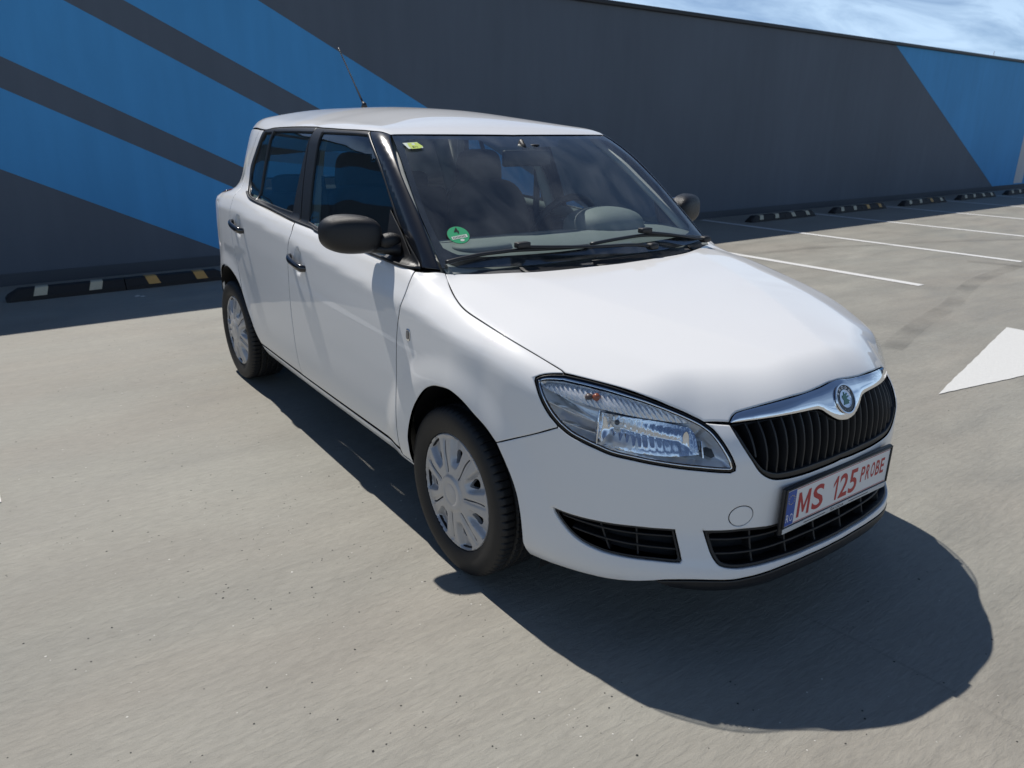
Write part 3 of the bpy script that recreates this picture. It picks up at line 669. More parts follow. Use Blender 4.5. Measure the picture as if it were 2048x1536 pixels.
g_rear = [[(-2.02,.62,1.402),(-1.75,.62,1.408),(-1.492,.618,1.41)],[(-1.492,.618,1.41),(-1.521,.733,1.061)],[(-1.521,.733,1.061),(-1.76,.735,1.068),(-2.005,.736,1.086)],[(-2.005,.736,1.086),(-2.02,.62,1.402)]]
g_quarter = [[(-2.152,.624,1.397),(-2.038,.624,1.4)],[(-2.038,.624,1.4),(-2.023,.737,1.087)],[(-2.023,.737,1.087),(-2.09,.736,1.091),(-2.150,.73,1.107),(-2.208,.712,1.145),(-2.232,.69,1.205),(-2.195,.66,1.30),(-2.152,.624,1.397)]]
ws_low = [(-.272,.664,.99),(-.232,.54,.98),(-.192,.38,.975),(-.172,.22,.97),(-.163,0,.97)]
ws_top = [(-.800,0,1.412),(-.807,.2,1.412),(-.82,.38,1.412),(-.846,.551,1.409)]
def rev(p): return list(reversed(p))

CAR = empty('car', (0,0,0))
tag(CAR, 'white five door hatchback with black mirrors and red lettered plate parked on the deck', 'car')

# ------------------------------------------------------------------ painted panels
hoodH = half_open([hood_rear, hood_shut, lamp[3:11], [lamp[10], chrome_top[-1]], rev(chrome_top)], TOP, .014)
HOOD = build('bonnet', mirrored(hoodH, 1), TOP, PAINT, CAR, cell=.022)
grille_hole = half_open([grille], FRONT, .012)
bumpH = half_open([grille, [grille[-1], lamp[10]], lamp[10:27], bseam, farch[11:], bump_bot], FRONT, .013)
fogP = resample(fog, FRONT, .009)
fogPm = fogP*[-1,1]
intH = half_open(intake, FRONT, .012); intP = mirrored(intH, 0)
def ring2(c3, r, chart, n=28):
    c = chart.to2([c3])[0]; a = np.linspace(0, 2*np.pi, n, endpoint=False); return np.c_[c[0]+r*np.cos(a), c[1]+r*np.sin(a)]
towP = ring2((.816,-.373,.448), .0315, FRONT)
build('bonnet_light_block', mirrored(hoodH, 1), TOP, DARK, HOOD, cell=.05, off=-.018, gap=-.005, flange=0, rim=0)  # added sheet under the bonnet, blocks sun through the seams and darkens them
BUMPER = build('front_bumper', mirrored(bumpH, 0), FRONT, PAINT, CAR, holes=[fogP, fogPm, intP, towP], cell=.018, flange=.02)
build('tow_eye_cover', towP, FRONT, PAINT, BUMPER, cell=.012, gap=.0007, flange=.006)
for sg in (1, -1):
    fender = resample([hood_shut, [hood_shut[-1], lamp[3]], [lamp[3], lamp[2], lamp[1], lamp[0], lamp[29], lamp[28], lamp[27], lamp[26]], bseam, rev(farch[:12]), [(-.275,.82,.36),(-.285,.795,.29)], [(-.285,.795,.29),(-.362,.795,.29)], rev(fdoor_front), [fdoor_front[0], hood_shut[0]]], SIDE, .012)
    FEN = build('front_wing', fender, SIDE, PAINT, CAR, cell=.017, sgn=sg)
    fd = resample([fdoor_front, [fdoor_front[-1], door_mid[-1]], rev(door_mid), dlo_low[5:]], SIDE, .012)
    FD = build('front_door', fd, SIDE, PAINT, CAR, cell=.013, sgn=sg)
    rd = resample([door_mid, [door_mid[-1], rarch_f[0]], rarch_f, rev(rseam), [rseam[0], dlo_rear[-1]], rev(dlo_rear), dlo_low[:6]], UP, .012)
    RD = build('rear_door', rd, UP, PAINT, CAR, cell=.013, sgn=sg)
    flap = ring2((-2.60,.79,.905), .080, UP)
    qp = resample([rseam, rarch_r, [rarch_r[-1], (-2.97,.62,.56)], [(-2.97,.62,.56),(-3.0,.60,.75),(-3.0,.585,.95),(-2.96,.575,1.06)], [(-2.96,.575,1.06),(-2.87,.545,1.18),(-2.80,.51,1.28),(-2.735,.475,1.385)], [(-2.735,.475,1.385),(-2.6,.54,1.402),(-2.45,.58,1.408),(-2.25,.605,1.405)]], UP, .014)
    QP = build('rear_wing', qp, UP, PAINT, CAR, holes=[flap], cell=.018, sgn=sg)
    build('fuel_flap' if sg < 0 else 'wing_cover', flap, UP, PAINT, QP, cell=.02, sgn=sg, gap=.0015, flange=.008)
    sill = resample([[(-.287,.80,.287),(-.362,.80,.287),(-.366,.80,.318)], [(-.366,.80,.318),(-1.982,.80,.318)], [(-1.982,.80,.318),(-1.93,.78,.272)], [(-1.93,.78,.272),(-.287,.78,.272)], [(-.287,.78,.272),(-.287,.80,.287)]], SIDE, .013)
    build('sill', sill, SIDE, PAINT, CAR, cell=.015, sgn=sg, flange=.03)
    # black pillars and window frames with the panes set in them
    ap = resample([apil_ws, [apil_ws[-1], a_line[-1]], rev(a_line), [a_line[0], dlo_top[-1]], [dlo_top[-1], apil_ws[0]]], UP, .012)
    build('a_pillar', ap, UP, BLACK_GLOSS, CAR, cell=.018, sgn=sg)
    gf = resample(g_front, UP, .012); gr = resample(g_rear, UP, .012); gq = resample(g_quarter, UP, .010)
    ff = resample([a_line, rev(dlo_low)[0:7], [(-1.405,.758,1.027), b_line[0]], [b_line[0], dlo_top[4], dlo_top[5], dlo_top[6], a_line[0]]], UP, .012)
    WF = build('window_frame', ff, UP, BLACK_SATIN, FD, holes=[gf], cell=.02, sgn=sg, off=-.002, flange=.02)
    rf = resample([[(-1.408,.758,1.027), dlo_low[4], dlo_low[3], dlo_low[2], dlo_low[1], dlo_low[0]], dlo_rear, dlo_top[:4]+[b_line[0]], [b_line[0], (-1.408,.758,1.027)]], UP, .012)
    WR = build('window_frame', rf, UP, BLACK_SATIN, RD, holes=[gr, gq], cell=.02, sgn=sg, off=-.002, flange=.02)
    build('window_pane', gf, UP, GLASS_SIDE, FD, cell=.03, sgn=sg, off=-.009, gap=-.006, flange=0, rim=0)
    build('window_pane', gr, UP, GLASS_SIDE, RD, cell=.03, sgn=sg, off=-.009, gap=-.006, flange=0, rim=0)
    build('window_pane', gq, UP, GLASS_SIDE, RD, cell=.03, sgn=sg, off=-.009, gap=-.006, flange=0, rim=0)
    # belt rubber
    bp_, _ = UP.to3(catmull(UP.to2(dlo_low), 8)); bn = grad(bp_); bb = (bp_+bn*.003)*[1, sg, 1]
    tube('belt_rubber', bb, .0065, BLACK_SATIN, CAR, n=6)
    # door handle
    for dr, (hx, hz) in ((FD, (-1.262,.874)), (RD, (-2.135,.934))):
        pts = []
        for t in np.linspace(-1, 1, 13):
            y = .822+.020*(1-abs(t)**3.2) - (.016 if abs(t) > .99 else 0); pts.append((hx+t*.092, sg*y, hz-.002-.016*t))
        tube('door_handle', pts, .012, mat('handle_gloss_black', (.008,.008,.010), .16, coat=.7), dr, n=10, radii=[.008]+[.0105]*11+[.008], flat=1.55)
    # tail lamp
    tl = resample([[(-2.885,.70,1.02),(-2.96,.635,1.055),(-3.03,.52,1.04)], [(-3.03,.52,1.04),(-3.06,.50,.88)], [(-3.06,.50,.88),(-2.96,.645,.83),(-2.885,.70,.88)], [(-2.885,.70,.88),(-2.885,.70,1.02)]], REAR, .014)
    build('tail_light', tl, REAR, RED, CAR, cell=.03, sgn=sg, off=.014, flange=.03)
    # side repeater
    rpP = np.array([( -.252+.013*np.sign(math.cos(a))*abs(math.cos(a))**.6, .779+.021*np.sign(math.sin(a))*abs(math.sin(a))**.6) for a in np.linspace(0, 2*np.pi, 24, endpoint=False)])
    q3 = [(p[0], .813, p[1]) for p in rpP]
    q2 = SIDE.to2(q3); REP = build('side_repeater', q2, SIDE, CHROME, FEN, cell=.006, sgn=sg, gap=0, off=.003, flange=.006)
    c2 = q2.mean(0); build('repeater_lens', c2+(q2-c2)*.72, SIDE, mat('smoked_lens', (.12,.12,.13), .1, coat=1.), REP, cell=.006, sgn=sg, gap=0, off=.0055, flange=.006)
roofH = half_open([[(-.806,0,1.416),(-.813,.2,1.416),(-.826,.38,1.415),(-.845,.553,1.412)], [(-.845,.553,1.412)]+rev(dlo_top)[1:]+[(-2.45,.583,1.41),(-2.6,.543,1.405),(-2.73,.48,1.39)], [(-2.73,.48,1.39),(-2.755,.3,1.44),(-2.765,0,1.45)]], TOP, .016)
ROOF = build('roof', mirrored(roofH, 1), TOP, PAINT, CAR, cell=.026, gap=.0005, rim=.003, sink=.0005)
# windscreen
wsH = half_open([ws_top, apil_ws, [apil_ws[-1], ws_low[0]], ws_low], TOP, .016); wsP = mirrored(wsH, 1)
WS = build('windscreen', wsP, TOP, GLASS_WS, CAR, cell=.035, gap=.002, flange=0, rim=0, off=-.003)
inn = [[(-.765,0,1.4),(-.772,.2,1.4),(-.782,.30,1.4)], [(-.782,.30,1.4),(-.797,.42,1.4),(-.803,.485,1.4),(-.785,.530,1.39)], [(-.785,.530,1.39),(-.67,.567,1.295),(-.497,.608,1.173),(-.40,.622,1.088),(-.335,.622,1.04)], [(-.335,.622,1.04),(-.295,.58,1.0),(-.265,.5,1.),(-.235,.36,1.),(-.215,.2,1.),(-.208,0,1.)]]
innH = half_open(inn, TOP, .016)
# the ceramic print is wider behind the inside mirror
wsI = mirrored(innH, 1)
wsI = np.array([(p[0]+.055*float(sstep(-.20,-.13,p[1])*sstep(.24,.17,p[1])) if p[0] < -.7 else p[0], p[1]) for p in wsI])
build('ceramic_band', wsP, TOP, BLACK_GLOSS, WS, holes=[wsI], cell=.03, gap=.0022, flange=0, rim=0, off=-.0046)
# cowl
cowlH = half_open([hood_rear, [hood_rear[-1], ws_low[0]], ws_low], TOP, .012)
build('cowl', mirrored(cowlH, 1), TOP, GREY_PLASTIC, CAR, cell=.012, gap=.002, off=-.011, flange=.02, rim=0)
for (y0, y1) in ((-.40,-.15), (-.09,.44), (.49,.63)):       # vent grids in the cowl
    for k in range(7):
        q = []
        for y in np.linspace(y0, y1, 12):
            a = np.interp(abs(y), [0,.139,.31,.422,.555,.665], [-.108,-.116,-.132,-.158,-.207,-.253]); b = np.interp(abs(y), [0,.22,.38,.54,.664], [-.163,-.172,-.192,-.232,-.272])
            t = .12+.76*k/6; q.append((a+(b-a)*t, y))
        p, _ = TOP.to3(np.array(q)); p[:,2] -= .006
        tube('cowl_vent_slat', p, .0026, BLACK_PLASTIC, CAR, n=4)
# rear end
hatch = half_open([[(0,0,1.44),(0,.30,1.42),(0,.44,1.375)], [(0,.44,1.375),(0,.475,1.28),(0,.51,1.18),(0,.545,1.08),(0,.56,.95),(0,.57,.58)], [(0,.57,.58),(0,.3,.57),(0,0,.57)]], RX, .016)
rw = mirrored(half_open([[(0,0,1.38),(0,.25,1.365),(0,.37,1.33)], [(0,.37,1.33),(0,.41,1.25),(0,.45,1.13)], [(0,.45,1.13),(0,.3,1.115),(0,0,1.11)]], RX, .016), 0)
HATCH = build('tailgate', mirrored(hatch, 0), RX, PAINT, CAR, holes=[rw], cell=.03)
build('rear_window', rw, RX, GLASS_SIDE, HATCH, cell=.04, gap=-.006, off=-.006, flange=0, rim=0)
rb = half_open([[(WB-.66,0,.565),(WB-.64,.3,.565),(WB-.50,.63,.56),(-2.72,.78,.55)], [(-2.72,.78,.55),(-2.78,.765,.44),(-2.80,.755,.36),(-2.81,.74,.27)], [(-2.81,.74,.27),(-2.95,.62,.25),(-3.07,.4,.24),(WB-.66,0,.24)]], REAR, .016)
build('rear_bumper', mirrored(rb, 0), REAR, PAINT, CAR, cell=.03)

# ------------------------------------------------------------------ fins and bars that follow the skin
def fin(name, chart, Q, off0, off1, th0, th1, m, parent, sgn=1):
    Q = np.array(Q); P, _ = chart.to3(Q); N = grad(P); t = np.gradient(P, axis=0); b = np.cross(N, t); b /= np.linalg.norm(b, axis=1, keepdims=True)
    V = []; Fs = []
    for i in range(len(P)):
        V += [P[i]+N[i]*off0+b[i]*th0/2, P[i]+N[i]*off0-b[i]*th0/2, P[i]+N[i]*off1-b[i]*th1/2, P[i]+N[i]*off1+b[i]*th1/2]
    for i in range(len(P)-1):
        for k in range(4): Fs.append((4*i+k, 4*i+(k+1) % 4, 4*i+4+(k+1) % 4, 4*i+4+k))
    Fs += [(0,1,2,3), tuple(4*(len(P)-1)+k for k in (3,2,1,0))]
    V = np.array(V)*[1, sgn, 1]
    bm = bmesh.new(); vs_ = [bm.verts.new(v) for v in V]
    for f in Fs: bm.faces.new([vs_[i] for i in f])
    bmesh.ops.bevel(bm, geom=[e for e in bm.edges], offset=min(th0, abs(off0-off1))*.22, segments=1, affect='EDGES')
    return bm_obj(name, bm, m, parent)
# grille
GR2 = half_open([rev(chrome_low), [chrome_low[0], grille[-1]], rev(grille)], FRONT, .012); GRP = mirrored(GR2, 0)
GI = [rev([(p[0], p[1], p[2]-.002) for p in chrome_low]), [(.757,.384,.702),(.768,.372,.685)], [(.768,.372,.685),(.792,.360,.648),(.812,.343,.612),(.824,.324,.586),(.832,.305,.574),(.843,.277,.564),(.856,.221,.559),(.862,.138,.557),(.866,0,.558)]]
GIP = mirrored(half_open(GI, FRONT, .012), 0)
GRILLE = build('grille', GRP, FRONT, BLACK_SATIN, CAR, holes=[GIP], cell=.02, off=-.004, flange=.05)
ztop_ = lambda y: np.interp(abs(y), [0,.039,.066,.088,.11,.2,.34,.39], [.662,.668,.679,.695,.708,.714,.708,.70])
zbot_ = lambda y: np.interp(abs(y), [0,.14,.22,.272,.30,.318,.338,.358,.373], [.556,.556,.557,.562,.571,.582,.609,.647,.684])
for k in range(-10, 11):
    y = k*.0345+.0; 
    if abs(y) > .362: continue
    zt, zb = ztop_(y)+.006, zbot_(y)-.004
    z = np.linspace(zb, zt, 9); p, _ = FX.to3(np.c_[np.full(9, y), z]); fin('grille_slat', FRONT, FRONT.to2(p), -.010, -.048, .0045, .026, BLACK_SATIN, GRILLE)
backQ = mirrored(half_open([rev(chrome_low), [chrome_low[0], grille[-1]], rev(grille)], FRONT, .02), 0)
build('grille_back', backQ, FRONT, DARK, GRILLE, cell=.04, off=-.055, gap=-.01, flange=0, rim=0)
CH = mirrored(half_open([chrome_top, chrome_low], FRONT, .008), 0)
def chrome_bulge(Q, P, N):
    d = bdist(CH, Q); return -.007*np.sqrt(np.clip(d/.016, 0, 1)*(2-np.clip(d/.016, 0, 1)))-.004*np.exp(-(P[:,1]/.06)**2)
BAR = build('chrome_bar', CH, FRONT, CHROME, GRILLE, cell=.006, off=.001, depth=chrome_bulge, gap=.001, flange=.02, rim=.002, sink=0)
# emblem on the bar
ec = np.array([.850,0,.716]); ep, _ = FX.to3(np.array([[0.,.716]])); en = grad(ep)[0]; en[1] = 0; en /= np.linalg.norm(en)
EM = basis(ep[0]+en*.0125, (0,1,0), Vector((0,1,0)).cross(Vector(en))*-1)       # local x = car's left ... seen from the front the text runs the other way
ex = Vector((0,1,0)); ez = Vector(en); ey = ez.cross(ex); EM = basis(ep[0]+en*.0125, ex, ey, ez)
def disc(name, r0, r1, z, m, parent, n=48, h=.002):
    prof = [(0, max(r0, 1e-4)), (h, max(r0, 1e-4)), (h, r1), (0, r1)]; V = []; Fs = []
    for i in range(n):
        a = 2*math.pi*i/n
        for (hh, r) in prof: V.append(EM @ Vector((r*math.cos(a), r*math.sin(a), z+hh)))
    for i in range(n):
        for j in range(4): i2 = (i+1) % n; j2 = (j+1) % 4; Fs.append((i*4+j, i2*4+j, i2*4+j2, i*4+j2))
    o = mesh_obj(name, V, Fs, m, parent, smooth=False); return o
EMB = disc('emblem', 0, .0425, -.006, BLACK_GLOSS, GRILLE, h=.008)
disc('emblem_ring', .0400, .0435, 0, CHROME, EMB, h=.0042); disc('emblem_inner_ring', .0245, .0262, .0, CHROME, EMB, h=.0034); disc('emblem_field', 0, .0245, .001, CHROME, EMB, h=.0014)
def flat_poly(name, P, z, m, parent, h=.0008):
    V = [EM @ Vector((x, y, z)) for x, y in P]+[EM @ Vector((x, y, z+h)) for x, y in P]; n = len(P)
    return mesh_obj(name, V, [tuple(range(n, 2*n))]+[(i, (i+1) % n, n+(i+1) % n, n+i) for i in range(n)], m, parent, smooth=False)
for i, ch in enumerate('SKODA'):
    a = math.radians(90+ (2-i)*27); mt = EM @ Matrix.Translation((.0327*math.cos(a), .0327*math.sin(a), .0021)) @ Matrix.Rotation(a-math.pi/2, 4, 'Z') @ Matrix.Translation((0,-.0038,0))
    text_mesh(ch, .0125, WHITE_PRINT, 'emblem_letter', EMB, mt, extrude=.0004, align='CENTER', bold=.0004)
for i, ch in enumerate('AUTO'):
    a = math.radians(-90+(i-1.5)*20); mt = EM @ Matrix.Translation((.0327*math.cos(a), .0327*math.sin(a), .0021)) @ Matrix.Rotation(a+math.pi/2, 4, 'Z') @ Matrix.Translation((0,-.003,0))
    text_mesh(ch, .008, mat('emblem_grey', (.3,.3,.3), .4), 'emblem_letter', EMB, mt, extrude=.0003, align='CENTER')
wing = [(-.016,-.016),(.010,-.016),(.010,-.010),(.018,-.010),(.004,.000),(.017,.004),(.016,.007),(.004,.006),(.013,.013),(.010,.016),(.000,.010),(.001,.019),(-.003,.020),(-.006,.010),(-.012,.012),(-.015,.006),(-.010,-.004)]
flat_poly('emblem_arrow', wing, .0026, EMB_GREEN, EMB)
# intake bars and fog grilles
def arc(chart, a3, b3, n=22, bow=0.):
    a, b = chart.to2([a3])[0], chart.to2([b3])[0]; t = np.linspace(0, 1, n)[:,None]; q = a+(b-a)*t; q[:,1] += bow*4*(t*(1-t))[:,0]; return q
INT = build('lower_grille', intP, FRONT, BLACK_PLASTIC, CAR, holes=[offset_poly(ccw(intP), .011)], cell=.02, off=-.006, flange=.06, rim=.002)
for z, w_ in ((.370,.83), (.331,.80)):
    fin('lower_grille_bar', FRONT, arc(FRONT, (.765,.45*w_/.83,z+.004), (.765,-.45*w_/.83,z+.004), 30, -.004), -.014, -.05, .006, .010, BLACK_PLASTIC, INT)
for y in (-.33,-.20,-.068,.068,.20,.33):
    p, _ = FX.to3(np.c_[np.full(6, y), np.linspace(.296,.398,6)]); fin('lower_grille_bar', FRONT, FRONT.to2(p), -.018, -.05, .006, .010, BLACK_PLASTIC, INT)
build('lower_grille_back', intP, FRONT, DARK, INT, cell=.05, off=-.06, gap=-.012, flange=0, rim=0)
for sg in (1, -1):
    FG = build('fog_grille', fogP, FRONT, BLACK_PLASTIC, CAR, holes=[offset_poly(ccw(fogP), .009)], cell=.015, sgn=sg, off=-.006, flange=.05, rim=.002)
    fin('fog_grille_bar', FRONT, arc(FRONT, (.470,.727,.400), (.718,.514,.378), 16, -.006), -.014, -.045, .0055, .009, BLACK_PLASTIC, FG, sg)
    fin('fog_grille_bar', FRONT, arc(FRONT, (.500,.711,.368), (.727,.511,.343), 16, -.006), -.014, -.045, .0055, .009, BLACK_PLASTIC, FG, sg)
    for a, b in (((.567,.670,.410),(.597,.650,.318)), ((.645,.597,.406),(.660,.597,.313))):
        fin('fog_grille_bar', FRONT, arc(FRONT, a, b, 6), -.018, -.045, .0055, .008, BLACK_PLASTIC, FG, sg)
    build('fog_grille_back', fogP, FRONT, DARK, FG, cell=.04, sgn=sg, off=-.05, gap=-.006, flange=0, rim=0)
lipH = half_open([[(.884,0,.2685),(.883,.086,.2685),(.875,.236,.2685),(.849,.352,.2625),(.832,.393,.2595),(.78,.473,.2605),(.726,.534,.2535),(.70,.56,.2475)], [(.70,.56,.2475),(.726,.534,.232),(.78,.473,.222),(.849,.352,.220),(.875,.15,.226),(.884,0,.228)]], FRONT, .012)
build('front_lip', mirrored(lipH, 0), FRONT, BLACK_SATIN, CAR, cell=.02, off=.003, gap=0, flange=.05, rim=.004, sink=.003)

# ------------------------------------------------------------------ headlights
lampP = resample([lamp[0:4], lamp[3:11], lamp[10:16], lamp[15:18], lamp[17:27], lamp[26:30]+[lamp[0]]], FRONT, .008)
lampP = ccw(lampP)
rib3 = [[(.379,.74,.774),(.392,.719,.787),(.43,.679,.792),(.489,.638,.786),(.549,.600,.777),(.605,.560,.760),(.652,.513,.737),(.700,.464,.708)],[(.700,.464,.708),(.679,.498,.709),(.642,.556,.718),(.592,.617,.730),(.528,.667,.742),(.466,.703,.754),(.41,.729,.765),(.379,.74,.774)]]
ribP = resample(rib3, FRONT, .006)
main3 = [[(.545,.660,.730),(.635,.567,.717),(.701,.473,.697)],[(.701,.473,.697),(.719,.471,.677),(.742,.476,.627)],[(.742,.476,.627),(.693,.541,.617),(.615,.631,.625),(.562,.673,.637)],[(.562,.673,.637),(.545,.681,.673),(.545,.660,.730)]]
mainP = resample(main3, FRONT, .007)
for sg in (1, -1):
    insP = offset_poly(lampP, .007)
    def bowl(Q, P, N): d = bdist(insP, Q); return .010+.062*np.clip(d/.05, 0, 1)**.6
    HL = build('headlight', insP, FRONT, LAMP_GREY, CAR, cell=.009, sgn=sg, gap=0, flange=0, rim=0, depth=bowl)
    build('lamp_gasket', lampP, FRONT, BLACK_SATIN, HL, holes=[offset_poly(lampP, .0042)], cell=.02, sgn=sg, gap=.0012, off=-.002, flange=.03, rim=0)
    build('lamp_bezel', offset_poly(lampP, .004), FRONT, LAMP_CHROME, HL, holes=[offset_poly(lampP, .0095)], cell=.02, sgn=sg, gap=0, off=-.006, flange=.018, rim=0)
    build('lamp_lens', offset_poly(lampP, .004), FRONT, GLASS_LAMP, HL, cell=.016, sgn=sg, gap=0, off=-.001, flange=0, rim=0)
    def ribs(Q, P, N):
        d = bdist(ccw(ribP), Q); a = np.abs(((Q[:,0]*1.0-Q[:,1]*.75)/.0135) % 1-.5)*2; return .018+.0085*a-.004*np.clip(d/.012, 0, 1)
    build('indicator_lens', ribP, FRONT, mat('ribbed_lens', (.78,.80,.82), .16, metal=.35, coat=1.), HL, cell=.0026, sgn=sg, gap=0, flange=.03, rim=0, depth=ribs, sink=0)
    mP = ccw(mainP)
    def refl(Q, P, N):
        d = bdist(mP, Q); u = Q[:,0]; st = np.floor(u/.019)*.019+.0095; base = .022+.050*np.clip(d/.05, 0, 1)**.55
        return base+.004*((u-st)/.0095)**2
    RF = build('reflector', mainP, FRONT, LAMP_CHROME, HL, cell=.0042, sgn=sg, gap=0, flange=.02, rim=0, depth=refl, sink=0)
    fin('reflector_blade', FRONT, arc(FRONT, (.541,.664,.735), (.553,.682,.638), 10), -.012, -.055, .004, .004, LAMP_CHROME, HL, sg)
    fin('reflector_blade', FRONT, arc(FRONT, (.735,.466,.665), (.746,.468,.618), 6), -.014, -.045, .004, .012, LAMP_CHROME, HL, sg)
    for zz, b3 in ((.712,(.541,.680,.700)), (.672,(.547,.682,.668))):
        fin('side_fin', FRONT, arc(FRONT, (.412,.747,zz+.022), b3, 10), -.014, -.04, .002, .003, LAMP_CHROME, HL, sg)
    def ball(name, c3, dep, r, m, sc=(1,1,1), n=14):
        p, _ = FRONT.to3(FRONT.to2([c3])); nn = grad(p)[0]; c = (p[0]-nn*dep)*[1, sg, 1]
        bm = bmesh.new(); bmesh.ops.create_uvsphere(bm, u_segments=n, v_segments=n//2+2, radius=r); bmesh.ops.scale(bm, vec=sc, verts=bm.verts); bmesh.ops.translate(bm, vec=c, verts=bm.verts)
        return bm_obj(name, bm, m, HL, smooth=True), Vector(c), Vector(nn*[1, sg, 1])
    ball('amber_bulb', (.515,.652,.768), .016, .0085, AMBER, (1.3,1.3,1.3)); ball('bulb_shade', (.497,.662,.768), .018, .009, mat('bulb_shade', (.10,.07,.06), .35), (1.3,1.3,1.))
    o, c, nn = ball('bulb', (.586,.639,.705), .030, .0075, BLACK_GLOSS)
    tube('bulb_holder', [c-nn*.045, c-nn*.004], .006, CHROME, HL, n=10); tube('bulb_collar', [c-nn*.04, c-nn*.026], .019, LAMP_GREY, HL, n=20)

# ------------------------------------------------------------------ number plate
PX = .874
def quad_box(name, y0, y1, z0, z1, x0, x1, m, parent, bev=.0): return box(name, ((x0+x1)/2, (y0+y1)/2, (z0+z1)/2), (abs(x1-x0), y1-y0, z1-z0), m, parent, bev=bev)
quad_box('plate_bracket', -.20, .20, .40, .515, PX-.034, PX-.010, BLACK_PLASTIC, CAR, .006)
PF = quad_box('plate_frame', -.272, .272, .378, .524, PX-.012, PX-.001, BLACK_SATIN, CAR, .004)
PF.name = 'number_plate'
quad_box('plate_sheet', -.26, .26, .403, .513, PX-.001, PX+.0006, PLATE_W, PF, 0)
quad_box('plate_band', -.259, -.219, .4045, .5115, PX+.0006, PX+.0011, PLATE_B, PF, 0)
quad_box('frame_strip', -.262, .262, .3825, .3985, PX-.001, PX+.0022, FRAME_SILVER, PF, .001)
for (a, b, c, d) in ((-.216,.255,.5095,.5112), (-.216,.255,.4048,.4065)): quad_box('plate_border', a, b, c, d, PX+.0006, PX+.0012, PLATE_R, PF)
for z0, z1 in ((.517,.5215),): quad_box('frame_lip', -.262, .262, z0, z1, PX-.001, PX+.004, BLACK_SATIN, PF, .001)
for y0, y1 in ((-.268,-.2615), (.2615,.268)): quad_box('frame_lip', y0, y1, .40, .522, PX-.001, PX+.004, BLACK_SATIN, PF, .001)
def letter(ch, y0, y1, z0, z1, m, name, x=PX+.0006, parent=PF, bold=.0):
    o = text_mesh(ch, 1., m, name, parent, None, extrude=.0, bold=bold); me = o.data
    co = np.array([v.co[:] for v in me.vertices]); mn, mxx = co.min(0), co.max(0)
    for v in me.vertices:
        u = (v.co.x-mn[0])/(mxx[0]-mn[0]); t = (v.co.y-mn[1])/(mxx[1]-mn[1]); v.co = (x+.0004, y0+(y1-y0)*u, z0+(z1-z0)*t)
    return o
def stroke(P, y0, y1, z0, z1): return mesh_obj('plate_character', [(PX+.001, y0+(y1-y0)*u, z0+(z1-z0)*v) for u, v in P], [tuple(range(len(P)))], PLATE_R, PF, smooth=False)
stroke([(0,0),(.20,0),(.20,.68),(.44,.14),(.56,.14),(.80,.68),(.80,0),(1,0),(1,1),(.80,1),(.5,.40),(.20,1),(0,1)], -.206, -.148, .417, .495)
stroke([(.60,0),(1,0),(1,1),(.66,1),(0,.72),(0,.56),(.60,.78)], -.034, -.012, .417, .495)
for ch, a, b in (('S',-.136,-.082),('2',-.003,.041),('5',.048,.090)): letter(ch, a, b, .417, .495, PLATE_R, 'plate_character', bold=.018)
for i, (ch, a) in enumerate((('P',.108),('R',.136),('O',.163),('B',.190),('E',.216))): letter(ch, a, a+.021, .439, .490, PLATE_R, 'plate_character', bold=.020)
letter('R', -.254, -.242, .416, .440, WHITE_PRINT, 'plate_character', x=PX+.0011); letter('O', -.238, -.225, .416, .440, WHITE_PRINT, 'plate_character', x=PX+.0011)
for k in range(12):
    a = 2*math.pi*k/12; cy, cz = -.239+.0135*math.cos(a), .484+.0135*math.sin(a); P_ = []
    for j in range(10):
        rr = .0024 if j % 2 == 0 else .001; q = math.pi/2+j*math.pi/5; P_.append((PX+.0016, cy+rr*math.cos(q), cz+rr*math.sin(q)))
    mesh_obj('plate_star', P_, [tuple(range(10))], YELLOW, PF, smooth=False)
xx = -.036
for ch, w_ in zip('ŠKODA', (.0135,.0145,.0145,.014,.0145)):
    letter(ch, xx, xx+w_-.002, .3858, .3975 if ch == 'Š' else .3950, BLACK_PRINT, 'frame_character', x=PX+.0022); xx += w_
for y0, y1 in ((-.165,-.06), (.06,.165)): quad_box('frame_dash', y0, y1, .3895, .3915, PX+.0022, PX+.0028, BLACK_PRINT, PF)

# ------------------------------------------------------------------ wheels
def tyre_mesh():
    prof = [(.084,.200),(.094,.204),(.099,.212),(.1035,.228),(.1055,.245),(.105,.258),(.1025,.270),(.0975,.2795),(.091,.2855),(.084,.2888)]
    tread = np.linspace(.080, -.080, 33); pr = prof+[(w_, .2912-.0016*(w_/.08)**2) for w_ in tread]+[(-w_, r) for w_, r in prof[::-1]]
    NA = 420; V = []; Fs = []; k = len(pr)
    for i in range(NA):
        a = 2*math.pi*i/NA
        for j, (w_, r) in enumerate(pr):
            d = 0
            if r > .2875:
                for g in (-.047,-.016,.016,.047):
                    if abs(w_-g) < .0036: d = .007
                ph = (a*70/(2*math.pi)+ (abs(w_)*16 if abs(w_) < .05 else .8)) % 1
                if abs(w_) > .050 and ph < .24: d = .006
                elif .019 < abs(w_) < .044 and ph < .18: d = .005
                elif abs(w_) <= .0125 and ph < .13: d = .004
            elif r > .2825 and abs(w_) > .085:
                ph = (a*70/(2*math.pi)+.8) % 1
                if ph < .24: d = .0042
            V.append(((r-d)*math.cos(a), w_, (r-d)*math.sin(a)))
    for i in range(NA):
        for j in range(k-1): i2 = (i+1) % NA; Fs.append((i*k+j, i*k+j+1, i2*k+j+1, i2*k+j))
    me = bpy.data.meshes.new('tyre'); me.from_pydata(V, [], Fs); me.materials.append(RUBBER); me.polygons.foreach_set('use_smooth', [True]*len(me.polygons)); me.set_sharp_from_angle(angle=math.radians(35)); return me
